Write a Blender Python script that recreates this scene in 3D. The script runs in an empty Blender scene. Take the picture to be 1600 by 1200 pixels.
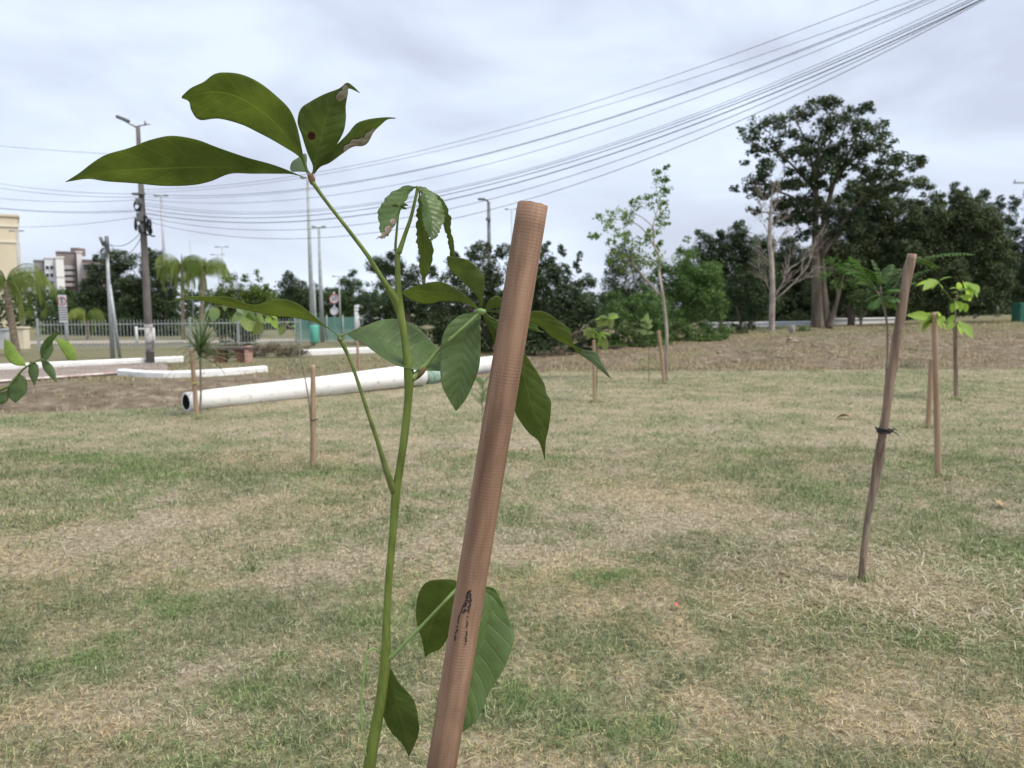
import bpy, math, random
import numpy as np
from mathutils import Vector, Matrix
R = math.radians
random.seed(7); rng = np.random.default_rng(7)
sc = bpy.context.scene

# ------------------------------------------------------------------ camera
CAMZ = 1.45; FPX = 1202.0; PITCH = R(5.46); ROLL = R(0.5)
_r = Vector((1, 0, 0)); _f = Vector((0, math.cos(PITCH), -math.sin(PITCH))); _u = Vector((0, math.sin(PITCH), math.cos(PITCH)))
RT = _r*math.cos(ROLL) - _u*math.sin(ROLL); UP = _r*math.sin(ROLL) + _u*math.cos(ROLL)
cam = bpy.data.cameras.new("camera"); camo = bpy.data.objects.new("camera", cam); sc.collection.objects.link(camo)
camo.matrix_world = Matrix(((RT.x, UP.x, -_f.x, 0), (RT.y, UP.y, -_f.y, 0), (RT.z, UP.z, -_f.z, CAMZ), (0, 0, 0, 1)))
cam.sensor_width = 36; cam.lens = 36*FPX/1600; cam.clip_end = 3000; cam.clip_start = 0.05
cam.dof.use_dof = True; cam.dof.focus_distance = 1.22; cam.dof.aperture_fstop = 8.0
sc.camera = camo

# ------------------------------------------------------------------ world and sun
SUN_EL, SUN_AZ = R(58), R(120)      # azimuth clockwise from +Y: behind the photographer, to the right
w = bpy.data.worlds.new("World"); sc.world = w; w.use_nodes = True
nt = w.node_tree; N = nt.nodes; L = nt.links; N.clear()
out = N.new('ShaderNodeOutputWorld'); sky = N.new('ShaderNodeTexSky'); sky.sky_type = 'NISHITA'
sky.sun_disc = False; sky.sun_elevation = SUN_EL; sky.sun_rotation = SUN_AZ
bg1 = N.new('ShaderNodeBackground'); bg1.inputs[1].default_value = 0.09; L.new(sky.outputs[0], bg1.inputs[0])
tc = N.new('ShaderNodeTexCoord'); mp = N.new('ShaderNodeMapping'); mp.inputs['Scale'].default_value = (1.0, 1.0, 2.6)
mp.inputs['Rotation'].default_value = (0.1, 0.25, 0.3)
L.new(tc.outputs['Generated'], mp.inputs[0])
nz = N.new('ShaderNodeTexNoise'); nz.inputs['Scale'].default_value = 2.7; nz.inputs['Detail'].default_value = 6; nz.inputs['Roughness'].default_value = 0.5
nz.inputs['Distortion'].default_value = 0.35
L.new(mp.outputs[0], nz.inputs['Vector'])
cr = N.new('ShaderNodeValToRGB'); e = cr.color_ramp.elements
e[0].position = 0.38; e[0].color = (0.545, 0.585, 0.705, 1); e[1].position = 0.60; e[1].color = (0.735, 0.82, 0.965, 1)
L.new(nz.outputs['Fac'], cr.inputs[0])
bg2 = N.new('ShaderNodeBackground'); bg2.inputs[1].default_value = 0.455; L.new(cr.outputs[0], bg2.inputs[0])
mx = N.new('ShaderNodeMixShader'); mx.inputs[0].default_value = 0.93
L.new(bg1.outputs[0], mx.inputs[1]); L.new(bg2.outputs[0], mx.inputs[2]); L.new(mx.outputs[0], out.inputs[0])
sl = bpy.data.lights.new("sun", 'SUN'); sl.energy = 1.5; sl.angle = R(24); sl.color = (1.0, 0.93, 0.82)
so = bpy.data.objects.new("sun", sl); sc.collection.objects.link(so)
sd = Vector((math.sin(SUN_AZ)*math.cos(SUN_EL), math.cos(SUN_AZ)*math.cos(SUN_EL), math.sin(SUN_EL)))
so.rotation_euler = sd.to_track_quat('Z', 'Y').to_euler(); so.location = (10, -10, 20)
sc.view_settings.view_transform = 'Standard'; sc.view_settings.look = 'None'; sc.view_settings.exposure = 1.38; sc.view_settings.gamma = 1
sc.cycles.max_bounces = 6; sc.cycles.transparent_max_bounces = 4; sc.cycles.diffuse_bounces = 3

# ------------------------------------------------------------------ helpers
def ray(x, y): return _f*FPX + RT*(x-800) - UP*(y-600)
def P(x, y, d):
    v = ray(x, y); v = v*(d/v.y); return Vector((v.x, v.y, v.z+CAMZ))
def G(x, y, z=0.0):
    v = ray(x, y); v = v*((z-CAMZ)/v.z); return Vector((v.x, v.y, z))
def sstep(a, b, t):
    t = np.clip((t-a)/(b-a), 0, 1); return t*t*(3-2*t)
_T = rng.random((256, 256))
def vn(x, y):
    xi = np.floor(x).astype(int); yi = np.floor(y).astype(int); fx = x-xi; fy = y-yi
    fx = fx*fx*(3-2*fx); fy = fy*fy*(3-2*fy)
    a = _T[xi & 255, yi & 255]; b = _T[(xi+1) & 255, yi & 255]; c = _T[xi & 255, (yi+1) & 255]; d = _T[(xi+1) & 255, (yi+1) & 255]
    return (a*(1-fx)+b*fx)*(1-fy)+(c*(1-fx)+d*fx)*fy
def fbm(x, y, o=4):
    s = 0; a = 0.5
    for i in range(o): s = s+a*vn(x*2**i+17.3*i, y*2**i+9.1*i); a *= .5
    return s/(1-0.5**o)

def crs(pts, n):
    """Catmull-Rom through pts, resampled to n points by arc length"""
    p = np.array(pts, float)
    if len(p) == 2: t = np.linspace(0, 1, n)[:, None]; return p[0]*(1-t)+p[1]*t
    q = np.vstack([2*p[0]-p[1], p, 2*p[-1]-p[-2]]); o = []
    for i in range(1, len(q)-2):
        t = np.linspace(0, 1, 16, endpoint=False)[:, None]
        o.append(.5*((2*q[i])+(-q[i-1]+q[i+1])*t+(2*q[i-1]-5*q[i]+4*q[i+1]-q[i+2])*t*t+(-q[i-1]+3*q[i]-3*q[i+1]+q[i+2])*t**3))
    o = np.vstack(o+[p[-1][None]])
    s = np.r_[0, np.cumsum(np.linalg.norm(np.diff(o[:, :min(3, o.shape[1])], axis=0), axis=1))]
    u = np.linspace(0, s[-1], n)
    return np.stack([np.interp(u, s, o[:, k]) for k in range(o.shape[1])], 1)

class Acc:
    def __init__(s): s.V = []; s.F = []
    def add(s, V, F):
        b = len(s.V); s.V += [tuple(v) for v in V]; s.F += [tuple(i+b for i in f) for f in F]; return s
    def box(s, c, size, rot=0, M=None):
        x, y, z = [k/2 for k in size]
        vs = [Vector((a*x, b*y, g*z)) for a in (-1, 1) for b in (-1, 1) for g in (-1, 1)]
        m = M if M is not None else Matrix.Rotation(rot, 4, 'Z')
        vs = [m @ v + Vector(c) for v in vs]
        return s.add(vs, [(0, 1, 3, 2), (4, 6, 7, 5), (0, 4, 5, 1), (2, 3, 7, 6), (0, 2, 6, 4), (1, 5, 7, 3)])
    def tube(s, pts, rad, seg=8, caps=True, n=None):
        pts = [Vector(p) for p in pts]
        if np.isscalar(rad): rad = [rad]*len(pts)
        if n:
            a = crs([list(p)+[r] for p, r in zip(pts, rad)], n); pts = [Vector(r[:3]) for r in a]; rad = a[:, 3]
        b = len(s.V); up = None
        for i, p in enumerate(pts):
            t = (pts[min(i+1, len(pts)-1)]-pts[max(i-1, 0)]).normalized()
            if up is None: up = Vector((0, 0, 1)) if abs(t.z) < .9 else Vector((1, 0, 0))
            x = up.cross(t).normalized(); up = t.cross(x).normalized()
            for k in range(seg):
                a = 2*math.pi*k/seg; s.V.append(tuple(p+(x*math.cos(a)+up*math.sin(a))*rad[i]))
        for i in range(len(pts)-1):
            for k in range(seg):
                k2 = (k+1) % seg; s.F.append((b+i*seg+k, b+i*seg+k2, b+(i+1)*seg+k2, b+(i+1)*seg+k))
        if caps:
            s.F.append(tuple(b+k for k in range(seg))[::-1]); m = b+(len(pts)-1)*seg; s.F.append(tuple(m+k for k in range(seg)))
        return s
    def ring(s, c, r, rt, nrm, seg=18, ts=6):
        z = Vector(nrm).normalized(); x = z.orthogonal().normalized(); y = z.cross(x); c = Vector(c)
        pts = [c+(x*math.cos(2*math.pi*k/seg)+y*math.sin(2*math.pi*k/seg))*r for k in range(seg+1)]
        return s.tube(pts, rt, ts, caps=False)

def mesh_np(name, V, F, attrs=None, uv=None):
    """V (n,3) array; F list of int arrays (m,k) or list of tuples"""
    me = bpy.data.meshes.new(name); V = np.asarray(V, np.float32)
    if isinstance(F, np.ndarray): F = [F]
    if len(F) and isinstance(F[0], tuple): me.from_pydata([tuple(map(float, v)) for v in V], [], F)
    else:
        me.vertices.add(len(V)); me.vertices.foreach_set('co', V.ravel())
        loops = np.concatenate([f.ravel() for f in F]).astype(np.int32)
        tot = np.concatenate([np.full(len(f), f.shape[1]) for f in F]).astype(np.int32)
        st = np.r_[0, np.cumsum(tot)[:-1]].astype(np.int32)
        me.loops.add(len(loops)); me.loops.foreach_set('vertex_index', loops)
        me.polygons.add(len(tot)); me.polygons.foreach_set('loop_start', st)
        me.update(calc_edges=True)
    for k, a in (attrs or {}).items():
        at = me.attributes.new(k, 'FLOAT', 'POINT'); at.data.foreach_set('value', np.asarray(a, np.float32))
    if uv is not None:
        ul = me.uv_layers.new(name='UVMap'); li = np.empty(len(me.loops), np.int32); me.loops.foreach_get('vertex_index', li)
        ul.data.foreach_set('uv', np.asarray(uv, np.float32)[li].ravel())
    return me

def link(o, parent=None):
    sc.collection.objects.link(o)
    if parent: o.parent = parent
    return o
def props(o, label=None, cat=None, group=None, kind=None):
    for k, v in (('label', label), ('category', cat), ('group', group), ('kind', kind)):
        if v: o[k] = v
    return o
def root(name, loc, label, cat, group=None):
    o = bpy.data.objects.new(name, None); o.location = loc; o.empty_display_size = .2
    return props(link(o), label, cat, group)
def wloc(o):
    v = Vector((0, 0, 0))
    while o: v += o.location; o = o.parent
    return v
def part(name, acc, mat, parent=None, smooth=True, bevel=0, attrs=None, uv=None, loc=None):
    """acc: Acc or (V,F) in world space; becomes one mesh object under parent"""
    V, F = (acc.V, acc.F) if isinstance(acc, Acc) else acc
    V = np.array(V, float); off = Vector(loc) if loc is not None else Vector((0, 0, 0))
    base = wloc(parent)+off if parent else off
    me = mesh_np(name, V-np.array(base), F, attrs, uv)
    if smooth: me.polygons.foreach_set('use_smooth', [True]*len(me.polygons))
    for m in (mat if isinstance(mat, (list, tuple)) else [mat]): me.materials.append(m)
    o = bpy.data.objects.new(name, me); link(o, parent); o.location = off
    if bevel:
        b = o.modifiers.new('bevel', 'BEVEL'); b.width = bevel; b.segments = 2; b.limit_method = 'ANGLE'
    return o
def thing(name, acc, mat, loc, label, cat, group=None, **k):
    return props(part(name, acc, mat, None, loc=loc, **k), label, cat, group)

# ------------------------------------------------------------------ materials
def nodes(name):
    m = bpy.data.materials.new(name); m.use_nodes = True; t = m.node_tree
    return m, t.nodes, t.links, t.nodes['Principled BSDF']
def mixc(Nn, Ll, fac, a, b, mode='MIX'):
    n = Nn.new('ShaderNodeMix'); n.data_type = 'RGBA'; n.blend_type = mode
    for s, v in ((0, fac), (6, a), (7, b)):
        if hasattr(v, 'is_output'): Ll.new(v, n.inputs[s])
        elif s == 0: n.inputs[0].default_value = v
        else: n.inputs[s].default_value = (*v, 1)
    return n.outputs[2]
def math_(Nn, Ll, op, a, b=0.0, c=0.0):
    n = Nn.new('ShaderNodeMath'); n.operation = op
    for i, v in enumerate((a, b, c)):
        if hasattr(v, 'is_output'): Ll.new(v, n.inputs[i])
        else: n.inputs[i].default_value = v
    return n.outputs[0]
def ramp(Nn, Ll, v, stops):
    n = Nn.new('ShaderNodeValToRGB'); el = n.color_ramp.elements
    while len(el) < len(stops): el.new(.5)
    for q, (p, c) in zip(el, stops): q.position = p; q.color = (*c, 1) if not np.isscalar(c) else (c, c, c, 1)
    Ll.new(v, n.inputs[0]); return n.outputs[0]
def noise(Nn, Ll, scale, detail=4, rough=.55, mscale=None, coord='Object'):
    t = Nn.new('ShaderNodeTexCoord'); v = t.outputs[coord]
    if mscale:
        mpn = Nn.new('ShaderNodeMapping'); mpn.inputs['Scale'].default_value = mscale; Ll.new(v, mpn.inputs[0]); v = mpn.outputs[0]
    n = Nn.new('ShaderNodeTexNoise'); n.inputs['Scale'].default_value = scale; n.inputs['Detail'].default_value = detail
    n.inputs['Roughness'].default_value = rough; Ll.new(v, n.inputs['Vector']); return n.outputs['Fac']
def bump(Nn, Ll, B, h, strength=.3, dist=.01):
    b = Nn.new('ShaderNodeBump'); b.inputs['Strength'].default_value = strength; b.inputs['Distance'].default_value = dist
    Ll.new(h, b.inputs['Height']); Ll.new(b.outputs[0], B.inputs['Normal']); return b
def attr(Nn, name):
    a = Nn.new('ShaderNodeAttribute'); a.attribute_name = name; return a.outputs['Fac']

def mat_simple(name, c1, c2=None, rough=.7, scale=8, bumpv=.2, mscale=None, metal=0, dist=.01, lo=.35, hi=.65):
    m, n, l, b = nodes(name)
    f = noise(n, l, scale, 6, .6, mscale)
    col = ramp(n, l, f, [(lo, c1), (hi, c2 or tuple(x*1.3 for x in c1))])
    l.new(col, b.inputs['Base Color']); b.inputs['Roughness'].default_value = rough; b.inputs['Metallic'].default_value = metal
    b.inputs['Specular IOR Level'].default_value = .3
    if bumpv: bump(n, l, b, f, bumpv, dist)
    return m

def mat_foliage(name, dark, light, trans=.3, rough=.6):
    m, n, l, b = nodes(name)
    r = attr(n, 'rnd'); f = noise(n, l, .35, 2, .5, coord='Object')
    t = math_(n, l, 'ADD', math_(n, l, 'MULTIPLY', r, .7), math_(n, l, 'MULTIPLY', math_(n, l, 'SUBTRACT', f, .4), 1.2))
    col = mixc(n, l, t, dark, light)
    l.new(col, b.inputs['Base Color']); b.inputs['Roughness'].default_value = rough; b.inputs['Specular IOR Level'].default_value = .35
    tr = n.new('ShaderNodeBsdfTranslucent'); c2 = mixc(n, l, 1.0, col, (1.1, 1.25, .5), 'MULTIPLY'); l.new(c2, tr.inputs[0])
    ms = n.new('ShaderNodeMixShader'); ms.inputs[0].default_value = trans
    l.new(b.outputs[0], ms.inputs[1]); l.new(tr.outputs[0], ms.inputs[2])
    l.new(ms.outputs[0], n['Material Output'].inputs[0]); return m

def mat_leaf(name, base, trans_col, trans=.4, rough=.4, vein=(.2, .3, .1), spots=(), spec=.4, veinamt=.5):
    """broad leaf with a midrib and side veins in UV space; spots = (world point, radius, kind)"""
    m, n, l, b = nodes(name)
    uv = n.new('ShaderNodeTexCoord'); sp = n.new('ShaderNodeSeparateXYZ'); l.new(uv.outputs['UV'], sp.inputs[0])
    u, v = sp.outputs[0], sp.outputs[1]
    av = math_(n, l, 'ABSOLUTE', math_(n, l, 'SUBTRACT', math_(n, l, 'MULTIPLY', v, 2.0), 1.0))
    mid = math_(n, l, 'SUBTRACT', 1.0, math_(n, l, 'MULTIPLY', av, 22.0)); mid = math_(n, l, 'MAXIMUM', mid, 0.0)
    ph = math_(n, l, 'ADD', math_(n, l, 'MULTIPLY', u, 11.0), math_(n, l, 'MULTIPLY', av, -1.6))
    wob = noise(n, l, 30, 2, .5); ph = math_(n, l, 'ADD', ph, math_(n, l, 'MULTIPLY', wob, .35))
    pp = math_(n, l, 'PINGPONG', ph, .5)
    sv = math_(n, l, 'MAXIMUM', math_(n, l, 'SUBTRACT', 1.0, math_(n, l, 'MULTIPLY', pp, 13.0)), 0.0)
    vv = math_(n, l, 'MAXIMUM', mid, math_(n, l, 'MULTIPLY', sv, .4))
    f = noise(n, l, 22, 5, .6); f2 = noise(n, l, 260, 3, .6)
    col = mixc(n, l, ramp(n, l, f, [(.35, 0.0), (.7, 1.0)]), tuple(x*.82 for x in base), tuple(x*1.18 for x in base))
    col = mixc(n, l, math_(n, l, 'MULTIPLY', vv, veinamt), col, vein)
    tcol = mixc(n, l, ramp(n, l, f, [(.3, 0.0), (.7, 1.0)]), tuple(x*.8 for x in trans_col), tuple(x*1.15 for x in trans_col))
    tcol = mixc(n, l, math_(n, l, 'MULTIPLY', vv, veinamt*.8), tcol, tuple(min(1, x*1.8) for x in trans_col))
    if spots:
        oi = n.new('ShaderNodeTexCoord'); wn = noise(n, l, 150, 5, .65)
        for grp in ('spot', 'dead'):
            ds = None
            for (c, rad_, kind) in spots:
                if (kind == 'spot') != (grp == 'spot'): continue
                mpn = n.new('ShaderNodeVectorMath'); mpn.operation = 'SUBTRACT'; mpn.inputs[1].default_value = c; l.new(oi.outputs['Object'], mpn.inputs[0])
                sc3 = n.new('ShaderNodeVectorMath'); sc3.operation = 'MULTIPLY'; sc3.inputs[1].default_value = (1, 1, 1); l.new(mpn.outputs[0], sc3.inputs[0])
                ln = n.new('ShaderNodeVectorMath'); ln.operation = 'LENGTH'; l.new(sc3.outputs[0], ln.inputs[0])
                dq = math_(n, l, 'DIVIDE', ln.outputs['Value'], rad_); ds = dq if ds is None else math_(n, l, 'SMOOTH_MIN', ds, dq, .35)
            if ds is None: continue
            dd = math_(n, l, 'ADD', ds, math_(n, l, 'MULTIPLY', math_(n, l, 'SUBTRACT', wn, .5), .45 if grp == 'dead' else .2))
            if grp == 'spot':
                halo = ramp(n, l, dd, [(.0, 1.0), (.5, .8), (1.0, 0.0)]); core = ramp(n, l, dd, [(.0, 1.0), (.44, 1.0), (.56, 0.0)])
                col = mixc(n, l, math_(n, l, 'MULTIPLY', halo, .6), col, (.16, .15, .02)); col = mixc(n, l, core, col, (.06, .014, .008)); tcol = mixc(n, l, core, tcol, (.10, .02, .01))
            else:
                rim = ramp(n, l, dd, [(.0, 1.0), (.90, 1.0), (.96, 0.0)]); core = ramp(n, l, dd, [(.0, 1.0), (.78, 1.0), (.86, 0.0)])
                cc_ = ramp(n, l, noise(n, l, 45, 5, .6), [(.35, (.30, .22, .16)), (.52, (.48, .42, .36)), (.65, (.66, .63, .60))])
                col = mixc(n, l, rim, col, (.05, .028, .015)); col = mixc(n, l, core, col, cc_); tcol = mixc(n, l, rim, tcol, (.06, .03, .02)); tcol = mixc(n, l, core, tcol, (.42, .36, .30))
    vf = noise(n, l, 420, 3, .7); col = mixc(n, l, math_(n, l, 'MULTIPLY', ramp(n, l, vf, [(.5, 0.), (.75, 1.)]), .28), col, tuple(x*1.7 for x in base))
    l.new(col, b.inputs['Base Color']); b.inputs['Roughness'].default_value = rough; b.inputs['Specular IOR Level'].default_value = spec
    hh = math_(n, l, 'ADD', math_(n, l, 'MULTIPLY', vv, -.8), math_(n, l, 'ADD', math_(n, l, 'MULTIPLY', pp, 1.2), math_(n, l, 'MULTIPLY', f2, .25)))
    bump(n, l, b, hh, .6, .0020)
    tr = n.new('ShaderNodeBsdfTranslucent'); l.new(tcol, tr.inputs[0])
    ms = n.new('ShaderNodeMixShader'); ms.inputs[0].default_value = trans
    l.new(b.outputs[0], ms.inputs[1]); l.new(tr.outputs[0], ms.inputs[2]); l.new(ms.outputs[0], n['Material Output'].inputs[0])
    return m

LEAF_TOP = mat_leaf('leaf_top', (.070, .125, .042), (.47, .58, .20), .44, .38, (.16, .24, .10), spec=.5)
LEAF_UND = mat_leaf('leaf_underside', (.070, .100, .030), (.47, .52, .18), .48, .6, (.14, .20, .05), spec=.2, veinamt=.45)
LEAF_PALE = mat_leaf('leaf_top_sheen', (.17, .235, .15), (.45, .60, .25), .3, .4, (.22, .28, .18), spec=.5)
LEAF_BLUE = mat_leaf('leaf_top_waxy', (.115, .175, .062), (.45, .62, .20), .36, .42, (.17, .24, .13), spec=.5)
LEAF_BRIGHT = mat_leaf('leaf_bright', (.24, .36, .07), (.45, .65, .10), .45, .5, (.2, .3, .1), spec=.3)
STEM = mat_simple('green_stem', (.085, .125, .022), (.175, .225, .05), .42, 70, .35, (1, 1, .25), dist=.0015)
STEM_PALE = mat_simple('pale_petiole', (.20, .30, .10), (.28, .40, .14), .45, 60, .1, dist=.001)
STEM_DARK = mat_simple('dark_petiole', (.09, .13, .035), (.17, .20, .06), .5, 60, .1, dist=.001)
BROWN = mat_simple('brown_stub', (.10, .055, .03), (.25, .16, .09), .8, 90, .3, dist=.001)

# ------------------------------------------------------------------ terrain
EDGE = np.array([(-60., 4.0), (-8.3, 11.0), (-4.9, 12.1), (-1.4, 15.6), (1.0, 18.4), (3.0, 17.9), (14, 17.6), (60, 17.0)])   # far edge of the mown lawn
def edge_y(X): return np.interp(X, EDGE[:, 0], EDGE[:, 1])
def ditchw(X): return 1-sstep(-1.5, 1.6, X)
def H(X, Y):
    X = np.asarray(X, float); Y = np.asarray(Y, float); t = (Y-edge_y(X))*np.where(X < -1, .82, 1)
    dw = ditchw(X)
    ditch = -.55*sstep(0, 1.4, t)*(1-sstep(1.7, 4.6, t))
    bank = (.10+.42*sstep(-1, 13, X)+.35*sstep(13, 34, X))*sstep(0, 9, t)
    rough = (fbm(X*1.3, Y*1.3)-.5)*.22*sstep(.1, 2, t)*(1-sstep(16, 26, t))*(1-dw)
    lawn = ((fbm(X*.35+5, Y*.35)-.5)*.07+(fbm(X*2.1+5, Y*2.1)-.5)*.03)*sstep(1.5, 5, Y)*(1-sstep(-1, .5, t))
    return ditch*dw+bank*(1-dw)+rough+lawn+(fbm(X*2.2, Y*2.2)-.5)*.09*dw*sstep(.8, 2, t)*(1-sstep(4, 5.2, t))
def hz(x, y): return float(H(np.array([x]), np.array([y]))[0])
PATCH = [  # pixel, radius along x and y on the ground, amount (+ green, - straw)
 (230, 830, .8, .5, -1.0), (40, 880, .7, .5, -.7), (480, 900, .8, .5, -.6), (1010, 770, 1.0, .8, -1.0), (1180, 830, .7, .6, -.8), (880, 860, .6, .5, -.7),
 (1370, 935, .6, .22, -.8), (1120, 1130, .5, .2, -.9), (1500, 1130, .5, .2, -.7), (1100, 630, 3, 1.0, -.45), (700, 700, 1.5, .6, -.4), (180, 1120, .5, .2, -.5), (700, 800, .6, .5, -.5), (560, 650, 1.2, .5, -.5),
 (100, 715, 1.5, .7, .8), (300, 745, 1.0, .4, .8), (1060, 900, .7, .3, .7), (1290, 975, .6, .14, 1.1), (1450, 1010, .5, .13, 1.1), (960, 1150, .35, .14, 1.0), (1340, 850, .5, .3, .8),
 (1550, 860, .7, .4, .9), (450, 960, .5, .25, .7), (800, 1110, .6, .2, .7), (250, 650, 2, .5, .8), (560, 740, .8, .3, .6), (1300, 760, 1.2, .6, .5), (60, 1010, .5, .25, .5), (1250, 560+40, 1.5, .6, .5), (330, 1100, .4, .2, .4), (700, 960, .5, .25, .3)]
PATCH = [(G(a, b), c, d, e_) for a, b, c, d, e_ in PATCH]
def tint(X, Y):
    """0 straw .. 1 green"""
    s = (fbm(X*.9+3, Y*1.3+8)-.5)*2.2+(fbm(X*4+1, Y*4+2, 3)-.5)*2.6+(fbm(X*14+1, Y*14+2, 2)-.5)*1.6
    for g, rx, ry, a in PATCH: s = s+a*.85*np.exp(-((X-g.x)/rx)**2-((Y-g.y)/ry)**2)
    return np.clip(.47+.42*s, 0, 1)

# ground sheet: one disc, fine in front, out past the horizon
na = 1100; ang = np.r_[np.linspace(-52, 52, 800), np.linspace(52, 308, na-800+1)[1:-1]]; na = len(ang); ang = np.radians(ang)
rad = np.r_[0.02, np.geomspace(.6, 45, 330), np.geomspace(47, 2500, 30)]
A, Rr = np.meshgrid(ang, rad); X = (Rr*np.sin(A)).ravel(); Y = (Rr*np.cos(A)).ravel()
Z = H(X, Y); nr = len(rad)
i0 = (np.arange(nr-1)[:, None]*na+np.arange(na)[None]).ravel(); j = np.tile((np.arange(na)+1) % na, nr-1)+np.repeat(np.arange(nr-1)*na, na)
F = np.stack([i0, i0+na, j+na, j], 1)[:, ::-1]
t = Y-edge_y(X); dw = ditchw(X)
lawn_m = 1-sstep(-.15, .25, t+(fbm(X*2, Y*2)-.5)*.8)
tn = tint(X, Y)
# bare earth: ditch sides and the bank beyond the lawn on the right
dirt = (1-lawn_m)*np.clip(dw*(1-sstep(4.0, 5.6, t*.82+(fbm(X*1.1, Y*1.1)-.5)*1.6))+(1-dw)*(1-sstep(5, 16, t))*sstep(.36, .58, fbm(X*.8, Y*.8+4)+.15*(1-sstep(1, 4, t))+.1), 0, 1)
m, n, l, b = nodes('ground')
la = attr(n, 'lawn'); ta = attr(n, 'tint'); da = attr(n, 'dirt')
f1 = noise(n, l, 3.0, 8, .7); f2 = noise(n, l, 28, 6, .7); f3 = noise(n, l, 140, 3, .7)
straw = ramp(n, l, f2, [(.3, (.16, .125, .085)), (.52, (.38, .32, .225)), (.70, (.60, .53, .40))])
green = ramp(n, l, f2, [(.3, (.075, .09, .045)), (.52, (.19, .21, .105)), (.72, (.38, .385, .235))])
lc = mixc(n, l, ta, straw, green)
dc = ramp(n, l, f1, [(.3, (.105, .078, .054)), (.5, (.19, .15, .108)), (.7, (.35, .30, .225))])
og = mixc(n, l, ramp(n, l, f1, [(.35, 0.), (.65, 1.)]), (.20, .175, .115), (.12, .14, .06))
oc = mixc(n, l, math_(n, l, 'MULTIPLY', f2, .6), og, (.26, .23, .15))
col = mixc(n, l, la, mixc(n, l, da, oc, dc), lc)
sh = math_(n, l, 'ADD', .75, math_(n, l, 'MULTIPLY', f3, .5)); shc = n.new('ShaderNodeCombineXYZ')
for k in range(3): l.new(sh, shc.inputs[k])
col = mixc(n, l, 1.0, col, shc.outputs[0], 'MULTIPLY')
l.new(col, b.inputs['Base Color']); b.inputs['Roughness'].default_value = .95; b.inputs['Specular IOR Level'].default_value = .1
bump(n, l, b, math_(n, l, 'ADD', f2, math_(n, l, 'MULTIPLY', f1, .6)), .9, .04)
GROUND = m
g = part('ground', (np.stack([X, Y, Z], 1), F), GROUND, attrs={'lawn': lawn_m, 'tint': tn, 'dirt': dirt}); g['kind'] = 'structure'

# ------------------------------------------------------------------ lawn blades
def mat_grass():
    m, n, l, b = nodes('grass_blades')
    t = attr(n, 'tint'); r = attr(n, 'rnd')
    straw = ramp(n, l, r, [(0, (.15, .115, .06)), (.35, (.40, .325, .19)), (.75, (.68, .585, .39)), (1, (.90, .83, .66))])
    green = ramp(n, l, r, [(0, (.040, .068, .028)), (.4, (.155, .205, .092)), (.8, (.335, .375, .20)), (1, (.55, .57, .37))])
    gold = mixc(n, l, 1.0, straw, (1.0, .93, .74), 'MULTIPLY'); hay = mixc(n, l, 1.0, straw, (.90, .93, 1.0), 'MULTIPLY')
    st2 = mixc(n, l, math_(n, l, 'MINIMUM', math_(n, l, 'MULTIPLY', t, 3.3), 1.0), gold, hay)
    fr = math_(n, l, 'MINIMUM', math_(n, l, 'MAXIMUM', math_(n, l, 'MULTIPLY', math_(n, l, 'SUBTRACT', t, .74), 3.9), 0.0), 1.0)
    gr2 = mixc(n, l, fr, mixc(n, l, 1.0, green, (1.0, .95, .95), 'MULTIPLY'), mixc(n, l, 1.0, green, (.84, 1.04, .68), 'MULTIPLY'))
    col = mixc(n, l, math_(n, l, 'GREATER_THAN', t, .5), st2, gr2)
    l.new(col, b.inputs['Base Color']); b.inputs['Roughness'].default_value = .6; b.inputs['Specular IOR Level'].default_value = .25
    tr = n.new('ShaderNodeBsdfTranslucent'); l.new(col, tr.inputs[0]); ms = n.new('ShaderNodeMixShader'); ms.inputs[0].default_value = .3
    l.new(b.outputs[0], ms.inputs[1]); l.new(tr.outputs[0], ms.inputs[2]); l.new(ms.outputs[0], n['Material Output'].inputs[0]); return m
GRASS = mat_grass()
FRESH = [(G(a_, b_).x, G(a_, b_).y, rx_, ry_) for a_, b_, rx_, ry_ in ((1450, 1000, .4, .16), (960, 1150, .3, .14), (1340, 850, .3, .15), (1570, 870, .4, .3), (820, 1080, .3, .2), (1280, 960, .4, .15), (650, 1150, .25, .15), (280, 650, 1.5, .6))]
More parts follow.
